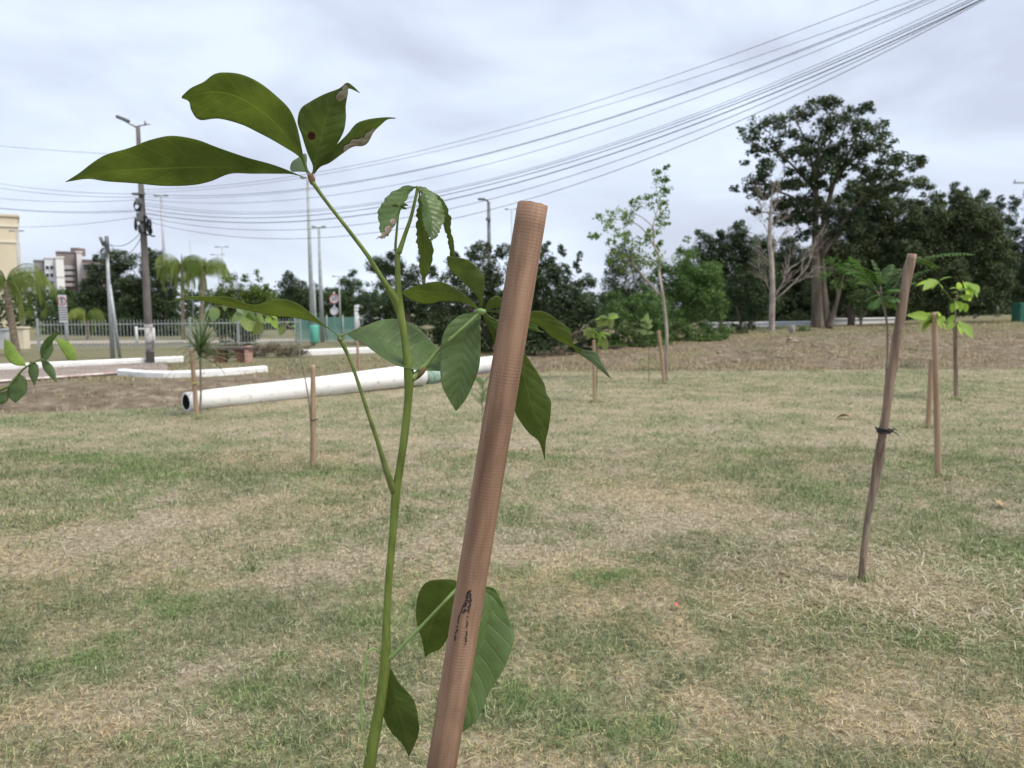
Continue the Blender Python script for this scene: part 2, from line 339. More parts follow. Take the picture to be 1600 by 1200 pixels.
def blades(n, y0, y1, w_, hmin, hmax, p=1.0, extra=1.3, mask=None, litter=0.0):
    """n blades between Y=y0 and y1 spread over the wedge in view and beyond its sides"""
    Y = (y0**p+(y1**p-y0**p)*rng.random(n))**(1/p)
    X = (rng.random(n)*2-1)*(.80*Y+extra)
    k = rng.random(n)*(.80*y1+extra) < (.80*Y+extra); X = X[k]; Y = Y[k]
    k = Y < edge_y(X)+.15+(fbm(X*2, Y*2)-.5)*.8; X = X[k]; Y = Y[k]; n = len(X)
    tn = tint(X, Y); isg = rng.random(n) < (tn*.95+.05)**1.15
    dens = fbm(X*7, Y*7, 2); k = (rng.random(n) < .35+dens*1.2); X, Y, tn, isg = X[k], Y[k], tn[k], isg[k]; n = len(X)
    lay = rng.random(n) < litter
    ln = rng.uniform(hmin, hmax, n)*np.where(isg, 1.0+.35*tn, .85); ln = np.where(lay, ln*1.5, ln)
    lean = np.where(isg, rng.uniform(.2, 1.05, n), rng.uniform(.5, 1.45, n)); lean = np.where(lay, rng.uniform(1.3, 1.56, n), lean)
    az = rng.random(n)*2*np.pi; dx, dy = np.cos(az), np.sin(az)
    wd = w_*rng.uniform(.6, 1.3, n); sa = az+np.pi/2+rng.uniform(-.7, .7, n); sx, sy = np.cos(sa)*wd/2, np.sin(sa)*wd/2
    z0 = H(X, Y)-.004+np.where(lay, rng.uniform(.004, .022, n), 0)
    def at(f, bend):
        a = lean*(1-.0*f)+bend*f; return X+dx*ln*f*np.sin(a), Y+dy*ln*f*np.sin(a), z0+ln*f*np.cos(np.minimum(a, 1.56))
    bd = rng.uniform(-.1, .45, n)
    mxp, myp, mzp = at(.5, bd*.3); tx, ty, tz = at(1.0, bd)
    V = np.stack([np.stack([X-sx, Y-sy, z0], 1), np.stack([X+sx, Y+sy, z0], 1), np.stack([mxp+sx*.85, myp+sy*.85, mzp], 1), np.stack([mxp-sx*.85, myp-sy*.85, mzp], 1), np.stack([tx, ty, tz], 1)], 1).reshape(-1, 3)
    i = np.arange(n)*5
    fz = sstep(.50, .72, fbm(X*1.7+60, Y*1.7+9))
    for gx, gy, rx, ry in FRESH: fz = np.maximum(fz, np.exp(-((X-gx)/rx)**2-((Y-gy)/ry)**2))
    gz_ = sstep(.42, .62, fbm(X*.8+90, Y*.8+20))
    tt = np.where(isg, np.clip(.72+.22*fz+.06*rng.random(n), 0, 1), np.clip(.24*gz_+.06*rng.random(n), 0, .3)); rr = rng.random(n)
    return V, np.stack([i, i+1, i+2, i+3], 1), np.stack([i+3, i+2, i+4], 1), np.repeat(tt, 5), np.repeat(rr, 5)
def clump(cx, cy, n, rad_, hmin, hmax, w_, straw, leanlo=.3, leanhi=1.5):
    """extra blades gathered round one spot: rank grass at a stake foot, raked straw, a weed tuft"""
    X = cx+rng.normal(0, rad_, n); Y = cy+rng.normal(0, rad_*.8, n); az = rng.random(n)*6.283; ln = rng.uniform(hmin, hmax, n); lean = rng.uniform(leanlo, leanhi, n); z0 = H(X, Y)-.003+np.where(lean > 1.2, rng.uniform(0, .02, n), 0)
    sx, sy = np.cos(az+1.57)*w_/2, np.sin(az+1.57)*w_/2; V = []
    def at(f, a): return X+np.cos(az)*ln*f*np.sin(a), Y+np.sin(az)*ln*f*np.sin(a), z0+ln*f*np.cos(np.minimum(a, 1.56))
    mx_, my_, mz_ = at(.5, lean); tx, ty, tz = at(1, np.minimum(lean+.25, 1.56))
    V = np.stack([np.stack([X-sx, Y-sy, z0], 1), np.stack([X+sx, Y+sy, z0], 1), np.stack([mx_+sx*.85, my_+sy*.85, mz_], 1), np.stack([mx_-sx*.85, my_-sy*.85, mz_], 1), np.stack([tx, ty, tz], 1)], 1).reshape(-1, 3)
    i = np.arange(n)*5; tt = np.where(rng.random(n) < straw, .15+rng.random(n)*.15, .8+.2*rng.random(n))
    return V, np.stack([i, i+1, i+2, i+3], 1), np.stack([i+3, i+2, i+4], 1), np.repeat(tt, 5), np.repeat(rng.random(n)**.8, 5)
GS = [blades(560000, .8, 4.2, .0023, .016, .044, 1.0, litter=.22), blades(330000, 4.2, 8.0, .0042, .020, .046, 1.0, litter=.16), blades(240000, 8.0, 20, .0075, .022, .050, 1.0, litter=.08)]
g_ = G(1346, 912); GS.append(clump(g_.x+.1, g_.y, 16000, .40, .04, .12, .0034, .98, 1.2, 1.56)); GS.append(clump(g_.x, g_.y, 260, .035, .03, .08, .004, .3, .1, .9))
for a_, b_ in ((1466, 746), (1452, 669), (1494, 623), (1038, 599), (929, 629), (490, 729), (563, 607), (308, 653), (314, 655)):
    g_ = G(a_, b_); q_ = g_.y/6; GS.append(clump(g_.x, g_.y, 300, .05*max(1, q_*.7), .03, .09, .004*max(1, q_*.6), .35, .1, 1.0)); GS.append(clump(g_.x, g_.y, 500, .22, .04, .09, .004*max(1, q_*.6), .9, 1.1, 1.5))
g_ = G(70, 815); GS.append(clump(g_.x, g_.y, 2600, .22, .02, .06, .0035, .45, .4, 1.3))
for k_ in range(230):
    y_ = rng.uniform(2.3, 9); x_ = rng.uniform(-.8, .8)*y_
    if tint(np.array([x_]), np.array([y_]))[0] > .45: GS.append(clump(x_, y_, int(rng.uniform(20, 70)), rng.uniform(.02, .07), .03, .06, .0028, .08, .1, .9))
    else: GS.append(clump(x_, y_, int(rng.uniform(20, 60)), rng.uniform(.04, .14), .03, .075, .0024, .97, 1.15, 1.54))
off = 0; Vs, Q, T3, TT, RR = [], [], [], [], []
for V, q, t3, tt, rr in GS: Vs.append(V); Q.append(q+off); T3.append(t3+off); TT.append(tt); RR.append(rr); off += len(V)
gr = part('lawn_grass', (np.vstack(Vs), [np.vstack(Q), np.vstack(T3)]), GRASS, attrs={'tint': np.concatenate(TT), 'rnd': np.concatenate(RR)}, smooth=False)
props(gr, 'short dry mown grass covering the open lawn, mixed straw and green', 'grass', kind='stuff')

# rough weeds on the far verge left and the bank right
def tufts(n, xf, yf, w_, h0, h1):
    X = xf(n); Y = yf(n, X); k = (Y > edge_y(X)+.2); X, Y = X[k], Y[k]; n = len(X)
    c = fbm(X*1.5, Y*1.5, 3); tq = (Y-edge_y(X))*.82; k = rng.random(n) < (sstep(.4, .62, c)+.12)*np.where((X < 1) & (tq < 4.7), .28, 1); X, Y = X[k], Y[k]; n = len(X)
    az = rng.random(n)*6.28; ln = rng.uniform(h0, h1, n); lean = rng.uniform(.1, 1.1, n); z0 = H(X, Y)-.01
    sx, sy = w_*np.cos(az+1.57)/2, w_*np.sin(az+1.57)/2
    tx, ty, tz = X+np.cos(az)*ln*np.sin(lean), Y+np.sin(az)*ln*np.sin(lean), z0+ln*np.cos(lean)
    V = np.stack([np.stack([X-sx, Y-sy, z0], 1), np.stack([X+sx, Y+sy, z0], 1), np.stack([tx, ty, tz], 1)], 1).reshape(-1, 3); i = np.arange(n)*3
    tt = np.clip(fbm(X*.6+40, Y*.6)*1.6-.55+rng.normal(0, .15, n), 0, 1); tt = np.where(tt > .5, .72+tt*.1, .1+rng.random(n)*.2)
    return V, np.stack([i, i+1, i+2], 1), np.repeat(tt, 3), np.repeat(rng.random(n)*.75, 3)
V1, F1, t1, r1 = tufts(90000, lambda n: rng.uniform(-26, 1, n), lambda n, X: edge_y(X)+.2+rng.random(n)**1.2*12, .02, .03, .13)
V2, F2, t2, r2 = tufts(170000, lambda n: rng.uniform(-1, 28, n), lambda n, X: edge_y(X)+rng.random(n)**1.2*22, .02, .03, .13)
gv = part('verge_grass', (np.vstack([V1, V2]), np.vstack([F1, F2+len(V1)])), GRASS, attrs={'tint': np.r_[t1, t2], 'rnd': np.r_[r1, r2]}, smooth=False)
props(gv, 'sparse rough dry grass on the earth bank and verge beyond the lawn', 'grass', kind='stuff')


# ------------------------------------------------------------------ hero sapling and its leaves
PXM = 1/FPX
def broad_leaf(parent, A_, M_, B_, d0, dd=0.0, slope=1.0, fold=.006, side='under', jag=0, wave=.0015, mats=None, spots=(), n=54, k=9, label=None, twist=None, name='leaf', seed=0, flip_u=None, marks=None):
    """leaf blade between its two margins A_, B_ and its midrib M_, standing at depth d0 (m) and running dd deeper to its tip"""
    a, mm, b2 = crs(A_, n), crs(M_, n), crs(B_, n); r = np.random.default_rng(seed+int(M_[0][0]*7+M_[-1][1]))
    if jag:
        for e in (a, b2):
            j = (r.random(n)**2)*jag; j[:3] = 0; j = j*.7+np.roll(j, 1)*.3; v = mm-e; v /= np.linalg.norm(v, axis=1)[:, None]+1e-6; e += v*j[:, None]
    V = []; UV = []; px0, py0 = M_[0]
    ph = r.random()*6
    for i in range(n):
        u = i/(n-1)
        for q in range(-k, k+1):
            v = q/k; e = a[i] if v < 0 else b2[i]; p = mm[i]*(1-abs(v))+e*abs(v); wpx = np.linalg.norm(e-mm[i])
            d = d0+dd*u*u*.6+dd*u*.4+slope*(p[1]-mm[i][1])*PXM*d0+slope*.35*(mm[i][1]-py0)*PXM*d0
            d += fold*(abs(v)**1.4)*min(1, wpx/25)+wave*math.sin(u*16+ph+2*v)*abs(v)*min(1, wpx/20)*2
            d -= .0016*math.cos(u*11*6.283-abs(v)*8)*(abs(v)*(1-abs(v)))*min(1, (wpx/38)**1.5)
            if twist: d += twist*v*math.sin(u*math.pi*1.5)*wpx*PXM
            V.append(P(p[0], p[1], d)); UV.append((u, (v+1)/2))
    c = 2*k+1; F = []
    for i in range(n-1):
        for q in range(2*k): F.append((i*c+q, i*c+q+1, (i+1)*c+q+1, (i+1)*c+q))
    V = np.array([tuple(v) for v in V]); nrm = np.zeros(3)
    for f in F[::7]: nrm += np.cross(V[f[1]]-V[f[0]], V[f[3]]-V[f[0]])
    cen = V.mean(0)-np.array((0, 0, CAMZ)); facing = np.dot(nrm, -cen) > 0
    top_front = side == 'top'
    if facing != top_front: F = [f[::-1] for f in F]
    if mats is None: mats = [LEAF_TOP, LEAF_UND]
    base = wloc(parent)
    if marks:
        PX = []
        for q_ in V: v_ = Vector(q_)-Vector((0, 0, CAMZ)); PX.append((800+FPX*v_.dot(RT)/v_.dot(_f), 600-FPX*v_.dot(UP)/v_.dot(_f)))
        PX = np.array(PX); sp_ = [(tuple(Vector(V[int(np.argmin((PX[:, 0]-x_)**2+(PX[:, 1]-y_)**2))])-base), r_*PXM*d0, kd_) for x_, y_, r_, kd_ in marks]
        args = ((.070, .100, .030), (.47, .52, .18), .48, .6, (.14, .20, .05)) if side == 'under' else ((.115, .175, .062), (.45, .62, .20), .36, .42, (.17, .24, .13))
        bm_ = mat_leaf('leaf_blemished', *args, spots=sp_, spec=.2 if side == 'under' else .5, veinamt=.45); mats = [LEAF_TOP, bm_] if side == 'under' else [bm_, LEAF_UND]
    o = part(name, (V, F), mats, parent, uv=UV)
    if flip_u:
        for fi, pl_ in enumerate(o.data.polygons): pl_.material_index = 1 if fi//(2*k) > flip_u*n else 0
    s_ = o.modifiers.new('thickness', 'SOLIDIFY'); s_.thickness = .0006; s_.offset = -1; s_.material_offset = 1; s_.use_rim = True
    if label: o['label'] = label
    return o
D = 1.15
hero = root('sapling', (P(545, 1300, D).x, D, 0), 'tall green sapling with broad pointed leaves in the foreground, left of the nearest stake', 'sapling', 'young trees planted on the lawn')
stem = Acc().tube([(hero.location.x-.06, D, -.03), (hero.location.x-.035, D, .25), P(560, 1330, D), P(577, 1200, D), P(583, 1160, D), P(594, 1100, D), P(602, 1035, D), P(604, 970, D), P(608, 900, D), P(614, 830, D), P(619, 768, D), P(625, 730, D), P(632, 680, D), P(638, 620, D), P(639, 585, D), P(636, 560, D), P(631, 520, D), P(624, 478, D), P(622, 440, D), P(621, 400, D), P(622, 388, D)],
    [.0125, .012, .0112, .0098, .0092, .0084, .0084, .0060, .0058, .0058, .0068, .0060, .0060, .0062, .0078, .0061, .0054, .0064, .0044, .0038, .0034], 14, n=150)
part('stem', stem, STEM, hero)
def petiole(pts, rr, mat=STEM, d=D, dd=None, n=30, name='petiole', parent=None):
    dd = dd or [0]*len(pts)
    return part(name, Acc().tube([P(x, y, d+e_) for (x, y), e_ in zip(pts, dd)], [r for r in rr], 10, n=n), mat, parent or hero)
petiole([(487, 282), (492, 290), (510, 315), (545, 360), (575, 400), (598, 437), (612, 458), (621, 472), (624, 490)], [.0038, .0030, .0026, .0029, .0032, .0038, .0060, .0078, .0050], STEM, dd=[-.03, -.03, -.025, -.02, -.015, -.01, -.004, 0, 0])
petiole([(623, 396), (632, 369), (642, 340), (650, 306), (653, 291)], [.0042, .0032, .0027, .0022, .0026], STEM)
petiole([(621, 398), (618, 387), (620, 360), (622, 339), (624, 322)], [.0030, .0022, .0018, .0015, .0016], STEM)
petiole([(617, 770), (606, 742), (590, 690), (575, 645), (557, 590), (546, 560), (532, 530)], [.0062, .0048, .0032, .0028, .0025, .0025, .0036], STEM_DARK, dd=[0, -.01, -.02, -.03, -.04, -.045, -.05])
petiole([(752, 487), (720, 516), (687, 545), (664, 572), (643, 592)], [.0032, .0027, .0027, .0033, .0062], STEM_PALE, dd=[-.012, -.012, .0, .004, 0])
petiole([(604, 1030), (616, 1022), (654, 983), (690, 945), (716, 918)], [.0055, .0033, .0025, .0024, .003], STEM_PALE, dd=[0, -.004, -.01, -.012, -.005])
petiole([(598, 1024), (588, 1014), (577, 1015), (572, 1030), (566, 1080), (565, 1130), (570, 1170), (578, 1196)], [.0028, .0017, .0015, .0021, .0021, .0018, .0016, .002], STEM_PALE, dd=[0, .0, -.01, -.01, -.01, -.01, -.008, 0])
petiole([(640, 594), (652, 588), (660, 580), (664, 574)], [.0052, .0042, .0042, .0030], BROWN, dd=[.004, .002, .0, 0], name='branch_stub', n=12)
petiole([(532, 532), (531, 526), (537, 523), (541, 521)], [.0045, .0034, .0013, .0012], STEM_DARK, dd=[-.05]*4, name='leaf_node', n=14)
part('leaf_node', Acc().tube([P(484, 272, D-.035), P(487, 280, D-.03), P(489, 288, D-.03)], [.0030, .0050, .0032], 10, n=10), BROWN, hero)
part('leaf_node', Acc().tube([P(746, 484, D-.014), P(752, 487, D-.012), P(759, 486, D-.010)], [.0028, .0052, .0024], 10, n=10), STEM_PALE, hero)

# top whorl, seen from below
d1 = D-.03
broad_leaf(hero, [(480, 279), (455, 268), (426, 257), (386, 246), (342, 231), (307, 218), (268, 212), (233, 219), (202, 231), (167, 241), (146, 253), (124, 270), (102, 284)],
    [(480, 279), (455, 270), (400, 263), (330, 261), (250, 263), (170, 268), (102, 284)],
    [(480, 279), (458, 272), (430, 271), (395, 271), (360, 271), (329, 283), (299, 289), (255, 290), (211, 286), (167, 283), (137, 279), (102, 284)], d1, -.09, 1.1)
broad_leaf(hero, [(482, 277), (471, 248), (439, 226), (404, 207), (377, 194), (342, 185), (312, 187), (299, 172), (295, 158), (284, 153)],
    [(482, 277), (468, 244), (430, 192), (380, 155), (340, 143), (305, 147), (284, 152)],
    [(482, 277), (476, 253), (471, 229), (463, 194), (452, 170), (430, 148), (404, 128), (377, 116), (351, 113), (334, 116), (318, 128), (299, 137), (284, 151)], d1, -.04, 1.0, wave=.003)
broad_leaf(hero, [(486, 277), (489, 261), (480, 237), (472, 212), (465, 191), (470, 170), (485, 159), (507, 147), (530, 138), (542, 129), (552, 135), (562, 145)],
    [(486, 277), (491, 255), (499, 225), (508, 190), (518, 163), (534, 144), (543, 134), (552, 138), (562, 145)],
    [(486, 277), (496, 262), (521, 233), (536, 207), (540, 185), (540, 167), (543, 147), (544, 138), (552, 140), (562, 145)], d1, .02, .9, fold=.009,
    marks=[(488, 214, 12, 'spot'), (531, 152, 8, 'dead'), (537, 148, 9, 'dead'), (541, 138, 7, 'dead')], label='upright leaf with a round brown spot and a withered pale tip')
broad_leaf(hero, [(488, 277), (495, 261), (506, 245), (524, 228), (543, 209), (557, 193), (572, 187), (590, 184), (605, 183), (618, 184)],
    [(488, 277), (497, 262), (515, 247), (540, 226), (560, 207), (582, 193), (605, 186), (618, 184)],
    [(488, 277), (500, 261), (515, 254), (536, 239), (552, 229), (566, 228), (575, 222), (584, 206), (597, 193), (606, 186), (618, 185)], d1, .03, .8,
    marks=[(545, 232, 10, 'pale'), (555, 226, 12, 'dead'), (566, 222, 12, 'dead'), (576, 214, 11, 'dead'), (585, 204, 6, 'dead')], label='narrow leaf with a withered pale brown lower margin')
broad_leaf(hero, [(488, 276), (480, 262), (478, 240), (466, 246), (456, 253), (453, 262)], [(488, 276), (478, 262), (465, 256), (453, 263)], [(488, 277), (478, 269), (465, 268), (456, 268), (453, 264)], d1+.025, .05, -.8, side='top', mats=[LEAF_BLUE, LEAF_UND], n=24, k=5)
# drooping chewed whorl
broad_leaf(hero, [(653, 291), (645, 291), (635, 288), (620, 295), (605, 304), (594, 321), (589, 334), (592, 348), (592, 360), (596, 368), (587, 373)],
    [(653, 291), (642, 293), (632, 303), (622, 325), (613, 345), (603, 362), (588, 373)],
    [(653, 292), (646, 297), (640, 304), (632, 320), (624, 337), (618, 352), (608, 368), (600, 373), (588, 374)], D, -.03, -.3, side='top', marks=[(614, 346, 6, 'pale'), (608, 358, 8, 'pale'), (600, 368, 8, 'dead'), (592, 373, 7, 'dead')], jag=3.5, fold=.012, label='drooping leaf with a chewed margin and a withered white edge')
broad_leaf(hero, [(654, 292), (654, 300), (650, 330), (649, 366), (650, 387), (655, 398), (653, 414), (657, 432), (659, 442)],
    [(654, 292), (656, 320), (660, 350), (663, 380), (663, 410), (662, 444)],
    [(654, 292), (662, 310), (668, 345), (675, 378), (680, 399), (674, 412), (671, 425), (666, 434), (665, 443)], D+.01, .02, .3, jag=5, marks=[(661, 441, 7, 'dead')], label='long hanging leaf with ragged chewed edges')
broad_leaf(hero, [(654, 292), (656, 302), (657, 330), (660, 350), (665, 366), (673, 377)],
    [(654, 292), (664, 306), (671, 332), (675, 356), (674, 377)],
    [(654, 291), (665, 292), (679, 301), (688, 312), (694, 327), (697, 340), (691, 354), (688, 363), (682, 373), (675, 378)], D-.012, -.02, -.5, side='top', jag=4.5, fold=.010, mats=[LEAF_BLUE, LEAF_UND])
broad_leaf(hero, [(655, 292), (680, 312), (692, 352), (698, 372), (703, 400)], [(655, 292), (684, 310), (697, 350), (702, 372), (704, 401)],
    [(655, 291), (690, 308), (704, 335), (706, 348), (705, 360), (710, 375), (710, 398), (707, 402)], D+.02, .02, .2, jag=3, side='under')
for q in ([(624, 323), (617, 321), (611, 322)], [(625, 323), (632, 320), (639, 321)], [(625, 323), (631, 325), (637, 327)]):
    broad_leaf(hero, [q[0], (q[1][0], q[1][1]-2.5), q[2]], q, [q[0], (q[1][0], q[1][1]+2), q[2]], D-.012, -.01, .2, n=10, k=2, name='leaf_bud', wave=0)
# right-hand whorl behind the stake
d2 = D-.010
broad_leaf(hero, [(751, 486), (751, 475), (747, 465), (730, 447), (710, 428), (701, 415), (699, 402)], [(751, 486), (748, 463), (736, 440), (720, 420), (699, 401)],
    [(752, 486), (754, 474), (756, 452), (757, 434), (748, 420), (732, 407), (715, 402), (700, 400)], d2+.01, .05, .9)
broad_leaf(hero, [(751, 486), (742, 475), (725, 460), (710, 450), (695, 442), (680, 440), (658, 444), (640, 450), (629, 456)], [(751, 486), (735, 474), (705, 460), (680, 456), (650, 455), (629, 457)],
    [(751, 487), (735, 477), (715, 471), (690, 470), (675, 474), (658, 474), (640, 467), (629, 458)], d2+.02, .06, .8)
broad_leaf(hero, [(750, 487), (735, 489), (718, 493), (700, 508), (691, 528), (687, 560), (690, 598), (697, 616), (706, 632), (712, 642)], [(750, 487), (735, 500), (727, 520), (722, 565), (717, 610), (712, 642)],
    [(751, 488), (750, 510), (751, 540), (748, 575), (737, 605), (726, 626), (713, 642)], d2+.012, .0, -.45, side='top', fold=-.008, mats=[LEAF_BLUE, LEAF_UND])
broad_leaf(hero, [(757, 484), (761, 474), (766, 468), (775, 462), (786, 467), (800, 476)], [(757, 484), (770, 476), (785, 474), (800, 477)], [(757, 485), (772, 481), (786, 480), (800, 478)], d2+.02, .03, .9, n=24, k=5)
broad_leaf(hero, [(757, 486), (795, 484), (815, 486), (829, 487), (843, 486), (857, 490), (870, 499), (882, 508), (891, 516), (896, 537), (912, 546), (932, 551), (941, 568), (955, 592)],
    [(757, 486), (795, 488), (829, 495), (850, 502), (868, 513), (884, 527), (896, 539), (915, 556), (935, 568), (955, 592)],
    [(757, 486), (795, 492), (829, 503), (847, 513), (862, 526), (880, 536), (893, 541), (901, 550), (920, 563), (937, 577), (955, 592)], d2+.02, .05, .6, n=70, mats=[LEAF_TOP, LEAF_UND, LEAF_PALE], flip_u=.70)
broad_leaf(hero, [(757, 487), (775, 499), (800, 500), (826, 498), (838, 505), (841, 514), (850, 519)], [(757, 487), (775, 506), (800, 508), (826, 505), (837, 514), (850, 520)], [(757, 487), (768, 506), (782, 524), (806, 522), (826, 513), (838, 518), (850, 520)], d2+.035, .02, .3, side='top', mats=[LEAF_BLUE, LEAF_UND], n=30, k=5)
broad_leaf(hero, [(753, 489), (790, 510), (815, 545), (831, 568), (849, 597), (854, 615), (861, 630), (858, 666), (853, 688), (851, 718)], [(753, 489), (785, 530), (812, 570), (826, 615), (838, 655), (848, 690), (851, 718)],
    [(753, 489), (770, 530), (788, 590), (804, 641), (814, 660), (828, 678), (840, 687), (847, 702), (851, 718)], d2+.03, .02, .25, side='under')
# left whorl on the thin dark petiole
d3 = D-.05
broad_leaf(hero, [(542, 521), (564, 511), (578, 506), (595, 500), (615, 498), (633, 501), (652, 511), (670, 528), (686, 548), (696, 567), (713, 587)], [(542, 521), (578, 528), (615, 540), (650, 555), (682, 567), (713, 587)],
    [(542, 521), (553, 530), (567, 536), (586, 550), (606, 563), (624, 572), (652, 578), (684, 579), (697, 581), (713, 587)], d3+.10, -.025, -1.1, side='top', mats=[LEAF_BLUE, LEAF_UND], fold=-.008)
broad_leaf(hero, [(531, 528), (516, 514), (498, 500), (485, 489), (470, 477), (454, 470), (437, 467), (420, 470), (400, 476), (380, 473), (362, 465), (340, 463), (315, 463), (290, 464), (262, 472)],
    [(531, 528), (516, 515), (496, 502), (470, 488), (440, 480), (405, 483), (370, 475), (335, 468), (300, 466), (262, 472)],
    [(531, 528), (518, 516), (494, 504), (470, 498), (452, 495), (425, 493), (395, 486), (368, 481), (345, 476), (320, 470), (295, 467), (262, 472)], d3, -.04, 1.4, mats=[LEAF_TOP, LEAF_UND], n=60)
# lowest whorl
broad_leaf(hero, [(716, 916), (712, 907), (689, 905), (666, 910), (654, 928), (650, 955), (652, 978), (660, 1001), (664, 1026)], [(716, 916), (698, 930), (678, 965), (668, 995), (664, 1026)],
    [(717, 917), (716, 950), (705, 985), (689, 1012), (673, 1020), (665, 1026)], D, .03, .5, side='under')
broad_leaf(hero, [(718, 914), (740, 911), (760, 916), (773, 920), (788, 947), (802, 985), (802, 1005), (788, 1043), (765, 1081), (750, 1116), (735, 1135), (716, 1148)], [(718, 914), (745, 916), (764, 930), (769, 945), (758, 989), (735, 1066), (723, 1110), (716, 1148)],
    [(718, 915), (742, 925), (750, 940), (748, 970), (735, 1020), (716, 1070), (708, 1110), (716, 1148)], D+.01, -.02, -.4, side='top', mats=[LEAF_BLUE, LEAF_UND], fold=-.004)
broad_leaf(hero, [(603, 1034), (610, 1043), (623, 1066), (646, 1093), (654, 1127), (654, 1146), (647, 1165), (639, 1182)], [(603, 1034), (611, 1068), (624, 1110), (634, 1148), (639, 1182)],
    [(603, 1035), (598, 1066), (599, 1116), (611, 1143), (628, 1161), (639, 1182)], D+.005, -.01, .4, side='under')

# ------------------------------------------------------------------ stakes
def mat_stake(name, c1, c2, rings=True, rough=.65, stain=.5):
    m, n, l, b = nodes(name); tcn = n.new('ShaderNodeTexCoord'); sp = n.new('ShaderNodeSeparateXYZ'); l.new(tcn.outputs['Object'], sp.inputs[0])
    g1 = noise(n, l, 40, 6, .65, (1, 1, .05)); g2 = noise(n, l, 150, 4, .6, (1, 1, .06)); g3 = noise(n, l, 7, 5, .6, (1, 1, .6))
    col = mixc(n, l, ramp(n, l, g1, [(.35, 0.), (.65, 1.)]), c1, c2)
    col = mixc(n, l, math_(n, l, 'MULTIPLY', ramp(n, l, g2, [(.5, 0.), (.8, 1.)]), .22), col, tuple(x*.42 for x in c1))
    col = mixc(n, l, math_(n, l, 'MULTIPLY', ramp(n, l, g3, [(.5, 0.), (.75, 1.)]), stain), col, tuple(x*.55 for x in c1))
    h = g2
    if rings:
        wv = noise(n, l, 9, 2, .5); zz = math_(n, l, 'MULTIPLY', math_(n, l, 'ADD', sp.outputs[2], math_(n, l, 'MULTIPLY', wv, .0022)), 1/.0046)
        rg = math_(n, l, 'PINGPONG', zz, .5); rv = noise(n, l, 22, 4, .6)
        line = math_(n, l, 'MULTIPLY', ramp(n, l, rg, [(.0, 1.0), (.28, 0.0)]), math_(n, l, 'MAXIMUM', 0.0, math_(n, l, 'ADD', -.2, math_(n, l, 'MULTIPLY', rv, .72))))
        col = mixc(n, l, line, col, tuple(x*.5 for x in c1)); h = math_(n, l, 'SUBTRACT', g2, math_(n, l, 'MULTIPLY', line, .8))
    l.new(col, b.inputs['Base Color']); b.inputs['Roughness'].default_value = rough; b.inputs['Specular IOR Level'].default_value = .25
    bump(n, l, b, h, .5, .0015); return m
ST_NEAR = mat_stake('turned_wood', (.165, .092, .060), (.37, .235, .160), stain=.85)
ST_PALE = mat_stake('pale_stake_wood', (.28, .185, .12), (.42, .30, .205), False, stain=.4)
ST_BARK = mat_stake('barky_stake_wood', (.13, .088, .062), (.33, .245, .185), False, rough=.85, stain=.8)
CUT = mat_simple('cut_wood', (.45, .33, .24), (.55, .42, .31), .8, 90, .3)
def stake(top, bot, r0, r1, mat, label, group='wooden support stakes', wob=0.0, segs=40, ground_z=None, tilt=0.0, seed=1):
    """round stake from world point bot to world point top, mesh along its own axis"""
    ax = (top-bot); Ln = ax.length; rr = np.random.default_rng(seed)
    V = []; F = []; S = 28; ph = rr.random(4)*6
    for i in range(segs+1):
        u = i/segs; r_ = r0+(r1-r0)*u; cx = wob*math.sin(u*5+ph[0])*(1-u); cy = wob*.6*math.sin(u*4+ph[1])*(1-u)
        for k in range(S):
            a = 2*math.pi*k/S; q = r_*(1+.025*math.sin(2*a+ph[2]+u*3)+(.05*math.sin(3*a+u*9) if wob else .008*math.sin(5*a+ph[3])))
            V.append((cx+q*math.cos(a), cy+q*math.sin(a), u*Ln+(tilt*q*math.cos(a)+.0006*math.sin(9*a) if i == segs else 0)))
    for i in range(segs):
        for k in range(S): k2 = (k+1) % S; F.append((i*S+k, i*S+k2, (i+1)*S+k2, (i+1)*S+k))
    F.append(tuple(range(S))[::-1]); F.append(tuple(segs*S+k for k in range(S)))
    me = mesh_np('wooden_stake', V, F); me.materials.append(mat); me.materials.append(CUT)
    me.polygons.foreach_set('use_smooth', [True]*(len(F)-2)+[False]*2); me.polygons[len(F)-1].material_index = 1
    o = bpy.data.objects.new('wooden_stake', me); link(o); o.location = bot; o.rotation_mode = 'QUATERNION'
    o.rotation_quaternion = ax.to_track_quat('Z', 'Y')
    return props(o, label, 'stake', group)
def ext(p1, p2, zt):
    """extend the line p1->p2 down to height zt"""
    t = (zt-p1.z)/(p2.z-p1.z); return p1+(p2-p1)*t
dS = 1.075
tp = P(832.5, 320, dS); bt = P(690, 1200, dS); bt = ext(tp, bt, -.05)
near = stake(tp, bt, .0232, .0208, ST_NEAR, 'thick pinkish brown round wooden stake nearest the viewer with a black ink mark', segs=60, tilt=-.07)
